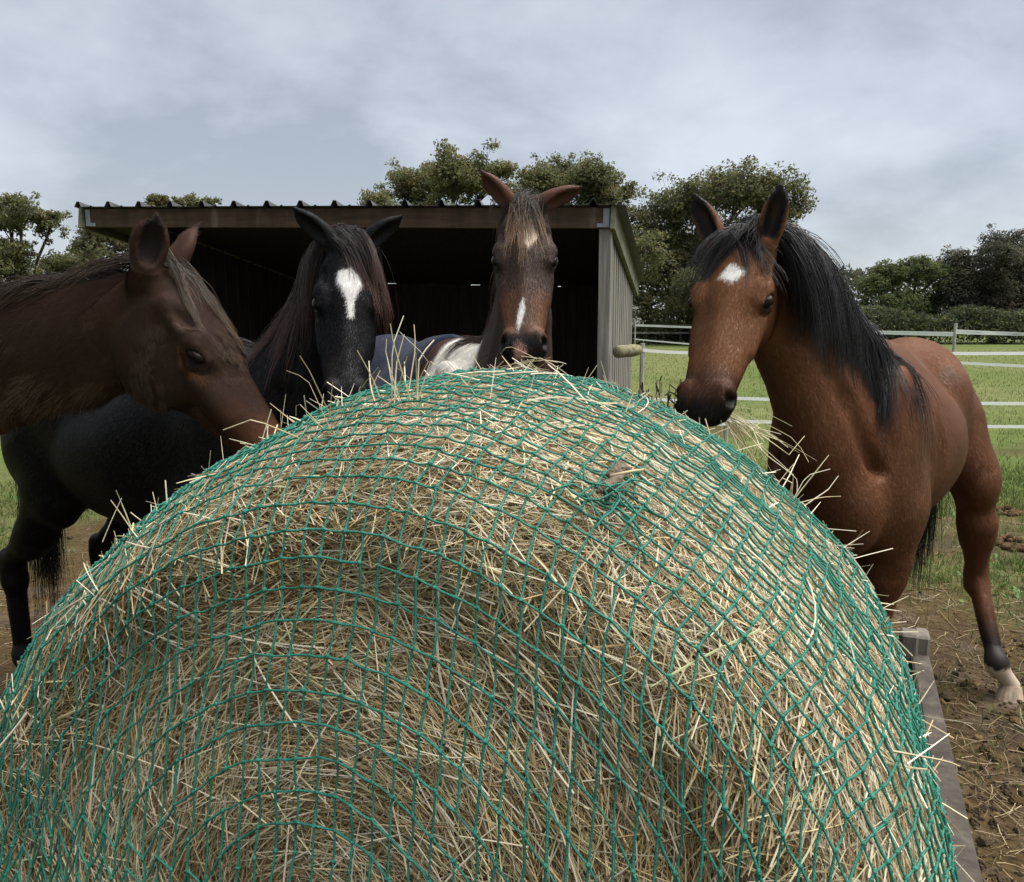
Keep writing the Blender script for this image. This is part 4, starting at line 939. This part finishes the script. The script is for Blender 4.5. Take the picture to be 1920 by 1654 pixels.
    for y in (-1, 1):
        he((.205, y * .074, -.048), (.052, .026, .034), .025); hc((.07, y * .064, -.045), (.18, y * .085, -.035), .016, .018, .03)
        he((.15, y * .052, -.142), (.128, .037, .115), .018, ry(-12)); hc((.22, y * .080, -.088), (.37, y * .070, -.094), .014, .010, .018)
        hc((.27, y * .044, -.092), (.47, y * .030, -.088), .048, .040, .03)
        he((.16, y * .036, -.185), (.085, .026, .072), .03)
        he((.548, y * .051, -.066), (.042, .023, .031), .02, rz(y * 12)); hc((.535, y * .044, -.045), (.575, y * .050, -.075), .013, .012, .015)
    he((.14, 0, -.15), (.12, .052, .095), .04); hc((.16, 0, -.185), (.36, 0, -.142), .044, .030, .04); hc((.34, 0, -.142), (.53, 0, -.118), .028, .024, .03)
    he((.535, 0, -.085), (.068, .064, .050), .03); he((.577, 0, -.103), (.034, .054, .032), .025); he((.548, 0, -.136), (.034, .030, .018), .015)
    hc((.596, .0, -.128), (.50, .044, -.118), .0035, .005, .006, 's'); hc((.596, .0, -.128), (.50, -.044, -.118), .0035, .005, .006, 's')
    for y in (-1, 1):
        he((.560, y * .069, -.060), (.025, .018, .014), .010, ry(-38) @ rz(y * 20), 's'); he((.553, y * .063, -.048), (.014, .013, .010), .008, None, 's')
        he((.220, y * .106, -.044), (.029, .020, .019), .008, ry(-14), 's'); he((.125, y * .080, -.022), (.035, .014, .016), .02, None, 's')
        hc((.174, y * .089, -.050), (.196, y * .097, -.031), .0075, .0085, .008); hc((.196, y * .097, -.031), (.240, y * .087, -.030), .0085, .006, .008); hc((.186, y * .096, -.066), (.222, y * .097, -.076), .006, .006, .01); hc((.222, y * .094, -.077), (.246, y * .087, -.060), .006, .005, .01)
    ears = []
    for (y, up, fc) in cfg['ears']:
        up = hd.d(unit(up)); fc = hd.d(unit(fc)); fc = unit(fc - up * (fc @ up)); sd_ = np.cross(up, fc); b0 = hd.w(np.array(cfg.get('earbase', (-.005, .050 * hw, .0))) * [1, y, 1]); EL = .165 * hk * cfg.get('earlen', 1); ew = cfg.get('earw', 1.12)
        M = np.stack([up, sd_, fc])
        s.cap(b0 - up * .03, b0 + up * EL * .25, .034 * hk, .032 * hk, .03); s.ell(b0 + up * EL * .42, M, [EL * .44, .034 * hk * ew, .026 * hk], .015); s.cap(b0 + up * EL * .5, b0 + up * EL * .91 + sd_ * y * -.004, .027 * hk, .010, .012, 'u', (fc, .55))
        s.ell(b0 + up * EL * .50 + fc * .024 * hk, M, [EL * .40, .0235 * hk * ew, .026 * hk], .007, 's'); ears.append((b0, up, sd_, fc, EL))
    s.cap((wx, wy, -.5), (wx, wy, -.5), .01, .01)   # nothing visible: keeps the list typed
    # bounds in body frame
    pts = np.array([c for _, op, _, c, R, _ in s.pr[:-1]]); rad_ = np.array([R for _, op, _, c, R, _ in s.pr[:-1]]); lp = (pts - bl.o) @ BM_.T
    lo = (lp - rad_[:, None]).min(0) - .03; hi = (lp + rad_[:, None]).max(0) + .03; lo[2] = max(lo[2], -.02)
    h = cfg.get('h', .0065)
    Vl, F = surface_nets(lambda q: s(q @ BM_ + bl.o), lo, hi, h)
    Vl = smooth_mesh(Vl, F, 2, .35); V = Vl @ BM_ + bl.o
    # keep the one connected body
    VN, fa = vnormals(V, F)
    colf = cfg['colour']
    def colour(P): return colf(P, hd.l(P), bl.l(P), ears)
    def inhead(P):
        q = hd.l(P); return ((q[:, 0] > -.06) & (np.abs(q[:, 1]) < .17) & (q[:, 2] > -.26) & (q[:, 2] < .25) & (q[:, 0] < .68))
    root = empty('horse', [wx, wy, 0], label, 'horse', 'horses round the hay bale')
    mk('body', V, F, m_coat, root, col=colour(V))
    # short coat
    r = np.random.default_rng(cfg['seed']); fcen = V[F].mean(1); tocam = unit(np.array([0, 0, CAM_H]) - fcen); fn = VN[F[:, 0]]
    rel = fcen - np.array([0, 0, CAM_H]); zc = rel[:, 1] * CP - rel[:, 2] * SP; px = np.abs(rel[:, 0]) / np.maximum(zc, .1)
    pf = fa * ((fn * tocam).sum(1) > -.35) * (px < .85) * (zc > .3) * (fcen[:, 2] > .25)
    pf = pf * np.where(inhead(fcen), 2.4, 1.0)
    if cfg.get('nofur') is not None: pf = pf * ~cfg['nofur'](bl.l(fcen))
    n = int(cfg['fur'] * 1.7); fi = r.choice(len(F), n, p=pf / pf.sum()); a = r.random((n, 1)); b_ = r.random((n, 1)); q = F[fi]
    P0_ = (V[q[:, 0]] * (1 - a) + V[q[:, 1]] * a) * (1 - b_) + (V[q[:, 3]] * (1 - a) + V[q[:, 2]] * a) * b_
    Nn = unit((VN[q[:, 0]] * (1 - a) + VN[q[:, 1]] * a) * (1 - b_) + (VN[q[:, 3]] * (1 - a) + VN[q[:, 2]] * a) * b_)
    ih = inhead(P0_); ni = ((P0_[:, None] - NC[None, ::2]) ** 2).sum(2).argmin(1) if n < 1000 else None
    flow = np.where(ih[:, None], hd.d((1, 0, -.25)), bl.d((-.7, 0, -.7)))
    flow = flow + (np.stack([vnoise(P0_, 6, 80 + k, 2) for k in range(3)], -1) - .5) * 1.1 + r.normal(size=(n, 3)) * .22
    earm = np.zeros(n, bool)
    for (b0, up, sd_, fc, EL) in ears:
        m = np.linalg.norm(P0_ - (b0 + up * EL * .5), axis=1) < EL * .55; flow[m] = up + r.normal(size=(m.sum(), 3)) * .3; earm |= m
    flow = unit(flow - Nn * (flow * Nn).sum(1, keepdims=True))
    L = np.where(ih, .009, .013) * r.uniform(.6, 1.5, n) * cfg.get('furlen', 1) * np.where(earm, .6, 1); liftf = np.where(ih, .07, .13) * cfg.get('lift', 1); wd = np.full(n, .00065); c = colour(P0_ + r.normal(size=(n, 3)) * .002 - flow * (L * r.uniform(0, 1, n))[:, None]) * r.uniform(1 - cfg.get('furvar', .14), 1 + 1.15 * cfg.get('furvar', .14), (n, 1))
    if 'mud' in cfg:
        mw, mc = cfg['mud'](P0_, hd.l(P0_), bl.l(P0_)); mw = mw * ~earm; L = L * (1 + 1.5 * mw); wd = wd * (1 + 1.8 * mw); liftf = liftf + .25 * mw; c = lerp(c, mc * r.uniform(.5, 1.3, (n, 1)), (mw * r.uniform(0, 1, n))[:, None])
    sd2 = np.cross(Nn, flow); tipp = P0_ + flow * L[:, None] + Nn * (L * liftf)[:, None]
    Vf = np.stack([P0_ - sd2 * wd[:, None], P0_ + sd2 * wd[:, None], tipp], 1).reshape(-1, 3); Ff = np.arange(n * 3).reshape(-1, 3)
    mk('coat', Vf, Ff, m_fur, root, col=np.repeat(c, 3, 0), nrm=np.repeat(unit(Nn + flow * .25), 3, 0))
    # eyes, hooves
    for y in (-1, 1):
        Ve, Fe = sphere(hd.w((.217, y * .0825 * hw, -.047)), np.array([.030, .0265 * hw, .0205 * cfg.get('eyez', 1)]) * hk, 24, 16, ry(-14) @ HM); mk('eye', Ve, Fe, m_eye, root)
    hcol = cfg.get('hoofcol', {})
    for (a0, b0, q_, fh) in hoofs:
        mb = MB(); ax_ = bl.d((1, 0, 0)); pts_ = [a0 + UP * .006, lerp(a0, b0, .35), lerp(a0, b0, .75), b0 - UP * .004 + UP * .006]
        mb.tube(pts_, [.040 * S, .049 * S, .056 * S, .060 * S], 18, hcol.get(fh + q_, (.03, .027, .023))); mb.build('hoof', m_hoof, root, smooth=False, col=True)
    # tail
    tb = bl.w((-1.21, 0, 1.33)); r = np.random.default_rng(cfg['seed'] + 5); G = 46; rt = tb + r.normal(size=(G, 3)) * [.026, .026, .03]; tdir = np.tile(bl.d((-.55, 0, -.5)), (G, 1)) + r.normal(size=(G, 3)) * .1
    tv, tf, tc_ = strands(s, rt, tdir, 26, .92 * S, 12, .42, .012, .020, .0015, cfg.get('tailcol', ((.006, .006, .007), (.012, .010, .010))), cfg['seed'], .12, .012, .9); mk('tail', tv, tf, m_mane, root, col=tc_)
    # mane and forelock
    mn = cfg.get('mane')
    crest = NC + dep * (dr)[:, None]; crest = np.concatenate([crest, [hd.w((-.035, 0, .0))]]); ci = np.linspace(0, 1, len(crest))
    dcol = np.concatenate([dep, [hd.M[2] - hd.M[0] * .5]]); lcol = np.concatenate([lat, [hd.M[1]]])
    if mn:
        G = mn['n']; u = r.uniform(mn.get('u0', .05), 1, G); u.sort(); pos = np.stack([np.interp(u, ci, crest[:, k]) for k in range(3)], 1); dv = unit(np.stack([np.interp(u, ci, dcol[:, k]) for k in range(3)], 1)); lv = np.stack([np.interp(u, ci, lcol[:, k]) for k in range(3)], 1)
        for _ in range(5): pos = pos - s.grad(pos) * (s(pos) - .0)[:, None] * .9
        sd3 = mn['side'] * np.where(r.random(G) < mn.get('both', 0), -1, 1)
        d0 = dv * mn.get('up', .6) + lv * sd3[:, None] * mn.get('out', .8) + np.asarray(mn.get('drift0', (0, 0, 0)))
        mv, mf, mc_ = strands(s, pos - dv * .004, d0, mn.get('per', 34), mn['len'], mn.get('steps', 12), mn.get('grav', .30), .008, mn.get('spread', .011), mn.get('rad', .0009), mn['cols'], cfg['seed'] + 1, mn.get('lenvar', .25), mn.get('wave', .008), .55, mn.get('drift'))
        mk('mane', mv, mf, m_mane, root, col=mc_)
    fl = cfg.get('forelock')
    if fl:
        G = fl['n']; pos = hd.w(np.stack([r.uniform(-.04, .035, G), r.normal(0, .022, G) * hw, np.full(G, .02)], 1))
        for _ in range(6): pos = pos - s.grad(pos) * s(pos)[:, None] * .9
        yy = hd.l(pos)[:, 1]; sp_ = fl['aim'](r, G, yy)
        d0 = hd.d(np.stack([np.full(G, 1.) * fl.get('fwd', .8), sp_, np.full(G, fl.get('up', .55))], 1))
        mv, mf, mc_ = strands(s, pos, d0, fl.get('per', 40), fl['len'], 12, fl.get('grav', .22), .006, .008, fl.get('rad', .0008), fl['cols'], cfg['seed'] + 2, fl.get('lenvar', .25), .006, .5, fl.get('drift'))
        mk('forelock', mv, mf, m_mane, root, col=mc_)
    return dict(root=root, s=s, bl=bl, hd=hd, V=V, F=F)
def earfac(P, ears):
    """0..1 position along the ear, and how far into the open inner side"""
    t = np.full(len(P), -1.); ins = np.zeros(len(P))
    for (b0, up, sd_, fc, EL) in ears:
        q = P - b0; a = (q @ up) / EL; r_ = np.linalg.norm(q - (q @ up)[:, None] * up, axis=1); m = (a > .12) & (a < 1.1) & (r_ < .06); t[m] = a[m]
        f_ = q @ fc; w_ = np.abs(q @ sd_); ins[m] = (sstep(-.012, .002, f_) * (1 - sstep(.022, .032, w_)))[m]
    return t, ins
def mixc_(c, col, w): return lerp(c, np.asarray(col, float), np.clip(w, 0, 1)[:, None])
def headw(h): return sstep(-.05, .04, h[:, 0]) * (np.abs(h[:, 1]) < .17) * (h[:, 2] > -.27) * (h[:, 2] < .10) * (h[:, 0] < .7)
def eyew(h): 
    d = np.minimum(np.linalg.norm((h - [.214, .095, -.054]) / [1.3, 1, 1], axis=1), np.linalg.norm((h - [.214, -.095, -.054]) / [1.3, 1, 1], axis=1)); return 1 - sstep(.022, .040, d)
def nostw(h): return np.maximum(1 - sstep(.014, .028, np.linalg.norm(h - [.560, .066, -.058], axis=1)), 1 - sstep(.014, .028, np.linalg.norm(h - [.560, -.066, -.058], axis=1)))
def fuzzy(h, f=60, a=.012): return (vnoise(h * [.4, 1, 1], f * 1.6, 91, 2) - .5) * a * 2.6 + (vnoise(h, 28, 92, 1) - .5) * a * 1.2
# ---------------------------------------------------------------- bay horse (right)
def col_bay(P, h, b, ears):
    c = np.tile([.122, .050, .023], (len(P), 1)); n = vnoise(P, 5, 95, 3); c = c * (.82 + .36 * n)[:, None]
    hw_ = headw(h); c = mixc_(c, [.150, .064, .028], hw_ * .8)
    c = mixc_(c, [.085, .030, .014], sstep(.42, .7, vnoise(P, 9, 96, 2)) * .35 * (1 - hw_))
    c = mixc_(c, [.105, .062, .038], sstep(.55, .75, vnoise(P * [1, 1, 1.5], 7, 97, 3)) * sstep(1.25, 1.45, b[:, 2]) * (b[:, 0] < .0) * .9)     # dried mud on the back
    f_ = fuzzy(h)
    c = mixc_(c, [.055, .022, .012], hw_ * sstep(.43, .50, h[:, 0] + f_)); c = mixc_(c, [.011, .0095, .010], hw_ * sstep(.495, .535, h[:, 0] + f_ - .05 * (h[:, 2] > -.055) + .00))
    c = mixc_(c, [.012, .008, .007], np.maximum(eyew(h) * .9, nostw(h)))
    t, i_ = earfac(P, ears); c = mixc_(c, [.010, .008, .008], np.maximum(sstep(.45, .85, t) * .95, i_ * (t > .1)))
    st = np.abs((h[:, 0] - .158) * 1.0 + h[:, 1] * .35 - .0) / .041 + np.abs(h[:, 1] * 1.0 - (h[:, 0] - .158) * .25 - .004) / .040; st = 1 - sstep(.75, 1.15, st + f_ * 9)
    c = mixc_(c, [.72, .71, .68], st * hw_ * (h[:, 2] > -.06))
    leg = (1 - sstep(.24, .42, b[:, 2])) * (1 - hw_); c = mixc_(c, [.016, .012, .011], leg)
    sock = (1 - sstep(.155, .17, b[:, 2] + f_)) * (b[:, 0] < -.4) * (b[:, 1] > 0); c = mixc_(c, [.42, .34, .26], sock)
    return c
BAY_W = np.array([1.23, 2.86])
hoof_bay = at_ground(1888, 1318, 0.0); fet = at(1868, 1245, hoof_bay[1] + .02); hock = at(1830, 1075, hoof_bay[1] + .28)
bay = add_horse(dict(label='bay horse with black mane and small white star at the right of the bale', withers=BAY_W, yaw=37, S=1.01, seed=101,
    poll=at(1393, 442, 2.36), muzzle=at(1322, 786, 2.10), face=(-.60, -1, .30), ears=[(-1, (-.50, -.46, .92), (.75, -.1, .6)), (1, (-.50, .34, .95), (.75, .22, .6))], n0=(.62, .0, .75), n1=(-.72, .0, -.70), hw=1.13, earlen=1.08, earbase=(.018, .070, -.015),
    joints=dict(hoL=hock, hfL=fet, hhL=hoof_bay + [.01, 0, 0], stL=(-.95, .30, .93), hiL=(-1.0, .18, 1.12), elL=(.02, .14, .93), knL=(.06, .125, .50), ffL=(.04, .12, .17), fhL=(.10, .12, 0)), world=('hoL', 'hfL', 'hhL'), colour=col_bay, fur=230000, lift=1.25, furvar=.18, hoofcol=dict(hL=(.30, .23, .17)),
    mane=dict(n=190, side=1, len=.41, cols=((.010, .010, .012), (.014, .012, .012)), u0=.29, up=.35, out=.9, per=42, both=.02, grav=.26),
    forelock=dict(n=20, len=.185, aim=lambda r, G, y: np.where(r.random(G) < .6, -r.uniform(.7, 1.8, G), r.uniform(1.2, 2.2, G)), cols=((.010, .010, .012), (.016, .012, .012)), per=42, up=.3, grav=.17, lenvar=.35)))
# ---------------------------------------------------------------- middle horse with rug
def col_mid(P, h, b, ears):
    c = np.tile([.050, .026, .018], (len(P), 1)); n = vnoise(P, 5, 195, 3); c = c * (.8 + .4 * n)[:, None]; hw_ = headw(h); f_ = fuzzy(h)
    c = mixc_(c, [.038, .024, .019], hw_ * .8); low = hw_ * sstep(.30, .42, h[:, 0] + f_); c = mixc_(c, [.105, .045, .021], low * (.45 + .55 * sstep(.02, .05, np.abs(h[:, 1]))))
    c = mixc_(c, [.012, .010, .010], hw_ * sstep(.51, .545, h[:, 0] + f_)); c = mixc_(c, [.010, .008, .007], np.maximum(eyew(h) * .9, nostw(h)))
    t, i_ = earfac(P, ears); c = mixc_(c, [.085, .035, .022], (t > .1) * 1.0); c = mixc_(c, [.012, .010, .010], sstep(.82, 1.0, t))
    st = np.abs(h[:, 0] - .145) / .062 + np.abs(h[:, 1] - .010) / .040; c = mixc_(c, [.70, .60, .46], (1 - sstep(.8, 1.1, st + f_ * 8)) * hw_ * (h[:, 2] > -.06))
    sn = np.abs(h[:, 0] - .455) / .075 + np.abs(h[:, 1] + .010 + (h[:, 0] - .455) * .12) / .013; c = mixc_(c, [.60, .58, .56], (1 - sstep(.8, 1.1, sn + f_ * 5)) * hw_ * (h[:, 2] > -.09))
    pk = np.linalg.norm((h - [.572, -.012, -.075]) / [1.2, .9, 1.3], axis=1); c = mixc_(c, [.50, .27, .22], (1 - sstep(.022, .034, pk + f_ * .6)) * hw_)
    wh = sstep(-.06, -.03, b[:, 0] + (vnoise(P, 4, 197, 2) - .5) * .12 + .02) * (1 - sstep(.22, .27, b[:, 0] + (b[:, 2] - 1.3) * .25)) * sstep(.55, .7, b[:, 2]) * (1 - hw_); c = mixc_(c, [.80, .76, .68], wh * (np.linalg.norm(h, axis=1) > .35))
    return c
MW = np.array([-.17, 3.34])
mid = add_horse(dict(label='dark brown and white horse in a navy rug eating behind the middle of the bale', withers=MW, yaw=-31, S=1.0, seed=202,
    poll=at(985, 384, 2.86), muzzle=at(982, 676, 2.60), face=(-.02, -1, .38), ears=[(-1, (-.30, -.68, .70), (.7, -.55, .25)), (1, (-.20, .92, .28), (.7, .55, .1))], n0=(.70, 0, .62), n1=(-.75, 0, -.72), hw=1.06,
    colour=col_mid, fur=120000, tailcol=((.3, .28, .25), (.35, .32, .28)),
    mane=dict(n=60, side=-1, len=.22, cols=((.02, .014, .011), (.09, .045, .025)), u0=.3, up=.4, out=.9, both=.3),
    forelock=dict(n=20, len=.18, aim=lambda r, G, y: r.normal(0, 1.0, G), cols=((.014, .012, .012), (.34, .20, .10)), per=26, up=.30, lenvar=.3)))
Vr_, Fr_ = surface_nets(lambda q: np.maximum(mid['s'](q @ mid['bl'].M + mid['bl'].o) - .020 - .008 * (vnoise(q, 5, 77, 2) - .5), np.maximum(np.maximum(q[:, 0] + .11 + .22 * np.clip(q[:, 2] - 1.25, -.6, .3), -1.33 - q[:, 0]), np.maximum(.62 - q[:, 2], np.abs(q[:, 1]) - .4))), (-1.45, -.5, .5), (.25, .5, 1.75), .011)
Vr_ = smooth_mesh(Vr_, Fr_, 2, .3)
m_rug = material('navy_horse_rug', (.013, .017, .032), .9, .15, var=[((6, 6, 6), .25), ((220, 220, 220), .15)], two=((.032, .038, .056), (14, 14, 5), .56, .80), bump=((9, 9, 9), .5, .03), sheen=.04)
mk('rug', Vr_ @ mid['bl'].M + mid['bl'].o, Fr_, m_rug, mid['root'])
# ---------------------------------------------------------------- black horse
def col_black(P, h, b, ears):
    c = np.tile([.0036, .0036, .0044], (len(P), 1)); n = vnoise(P, 5, 295, 3); c = c * (.75 + .5 * n)[:, None]; hw_ = headw(h); f_ = fuzzy(h, 70, .010)
    c = mixc_(c, [.03, .022, .020], hw_ * .4 * (1 - sstep(.008, .022, np.abs(h[:, 1] + .045))) * sstep(.40, .46, h[:, 0]) * (1 - sstep(.52, .56, h[:, 0])))
    c = mixc_(c, [.007, .006, .006], np.maximum(eyew(h) * .9, nostw(h)))
    wx_ = np.interp(h[:, 0], [.105, .12, .155, .195, .225, .285, .315], [.0, .040, .046, .028, .0135, .010, -.02]); mid_ = .008 + (h[:, 0] - .1) * .02
    st = 1 - sstep(.75, 1.1, (np.abs(h[:, 1] - mid_) + f_ * np.interp(h[:, 0], [.18, .24], [.5, .1])) / np.maximum(wx_, 1e-4)); c = mixc_(c, [.62, .60, .58], st * hw_ * (h[:, 2] > -.075) * (wx_ > .003))
    t, i_ = earfac(P, ears); c = mixc_(c, [.009, .008, .009], i_)
    return c
blk = add_horse(dict(label='black horse with heart shaped white star left of the middle horse', withers=np.array([-1.0, 2.86]), yaw=-58, S=1.0, seed=303,
    poll=at(652, 458, 2.62), muzzle=at(648, 776, 2.36), face=(.26, -1, .36), ears=[(-1, (-.30, -.90, .66), (.72, -.55, .35)), (1, (-.28, .74, .58), (.72, .5, .3))], n0=(.55, 0, .80), n1=(-.75, 0, -.75), hw=1.0, earlen=1.05,
    colour=col_black, fur=200000, joints=dict(stR=(-.86, -.19, .92), hoR=(-1.27, -.19, .58), hfR=(-1.25, -.19, .18), hhR=(-1.18, -.19, 0)),
    mane=dict(n=110, side=-1, len=.41, cols=((.016, .013, .013), (.060, .026, .020)), u0=.12, up=.35, out=.95, per=40, both=.1, grav=.36, wave=.012),
    forelock=dict(n=34, len=.25, aim=lambda r, G, y: r.uniform(.8, 1.6, G), cols=((.012, .011, .012), (.105, .045, .03)), per=48, up=.35)))
# ---------------------------------------------------------------- muddy dark brown horse, profile
def col_muddy(P, h, b, ears):
    c = np.tile([.050, .026, .017], (len(P), 1)); n = vnoise(P, 5, 395, 3); c = c * (.75 + .5 * n)[:, None]; hw_ = headw(h); f_ = fuzzy(h)
    c = mixc_(c, [.042, .024, .0175], hw_ * .8)
    lowz = P[:, 2]; c = mixc_(c, [.100, .036, .017], (1 - hw_) * (1 - sstep(1.30, 1.45, lowz + (vnoise(P, 3, 398, 2) - .5) * .2)))
    c = mixc_(c, [.135, .055, .026], hw_ * sstep(.36, .46, h[:, 0] + f_)); c = mixc_(c, [.075, .030, .015], hw_ * sstep(.30, .36, h[:, 0]) * (1 - sstep(-.05, -.03, h[:, 2])) * .4)
    c = mixc_(c, [.030, .016, .011], hw_ * sstep(.55, .60, h[:, 0] + f_)); c = mixc_(c, [.014, .010, .009], nostw(h))
    ey = np.minimum(np.linalg.norm((h - [.205, .095, -.060]) / [1.6, 1, .9], axis=1), np.linalg.norm((h - [.205, -.095, -.060]) / [1.6, 1, .9], axis=1)); c = mixc_(c, [.13, .060, .022], (1 - sstep(.026, .045, ey)) * .9 * sstep(-.055, -.066, h[:, 2])); c = mixc_(c, [.010, .008, .007], eyew(h) * (1 - sstep(.020, .026, ey)))
    t, i_ = earfac(P, ears); c = mixc_(c, [.055, .026, .018], (t > .1) * .8); c = mixc_(c, [.016, .012, .011], np.maximum(sstep(.85, 1., t), i_ * .85))
    return c
def mud_fn(P, h, b):
    w_ = sstep(.38, .60, vnoise(P, 7.5, 401, 3)) * (.12 + .88 * sstep(.46, .6, vnoise(P, 55, 402, 2))); hw_ = headw(h); cheek = sstep(.05, .12, h[:, 0]) * (1 - sstep(.25, .33, h[:, 0])) * .5
    zone = np.where(hw_ > .5, cheek, sstep(1.30, 1.40, P[:, 2]) * (1 - sstep(1.58, 1.68, P[:, 2]))); return w_ * zone * .95, np.array([.17, .132, .092])
mud_h = add_horse(dict(label='muddy dark brown horse in profile at the left of the bale', withers=np.array([-2.38, 2.58]), yaw=-86, S=1.03, seed=404,
    poll=at(333, 512, 2.22), muzzle=at(514, 882, 2.16), face=(.80, -.10, .50), ears=[(-1, (-.42, -.30, .85), (.55, -.75, .35)), (1, (-.48, .25, .85), (.6, .6, .3))], n0=(.72, 0, .62), n1=(-.31, 0, -.94), n1k=.36, hw=1.0, earlen=.88, earw=1.25, hs=1.10, eyez=.72, earbase=(-.035, .058, -.035),
    colour=col_muddy, fur=230000, furlen=1.7, lift=1.9, furvar=.34, mud=mud_fn,
    mane=dict(n=90, side=1, len=.26, cols=((.022, .015, .011), (.055, .034, .021)), u0=.05, up=.9, out=.55, per=34, both=.35, grav=.22, drift0=(-.9, 0, 0), drift=np.array([-1.2, 0, 0]), wave=.012),
    forelock=dict(n=15, len=.17, aim=lambda r, G, y: r.normal(-.1, .45, G), cols=((.030, .020, .014), (.12, .077, .042)), per=46, up=.55, lenvar=.3)))
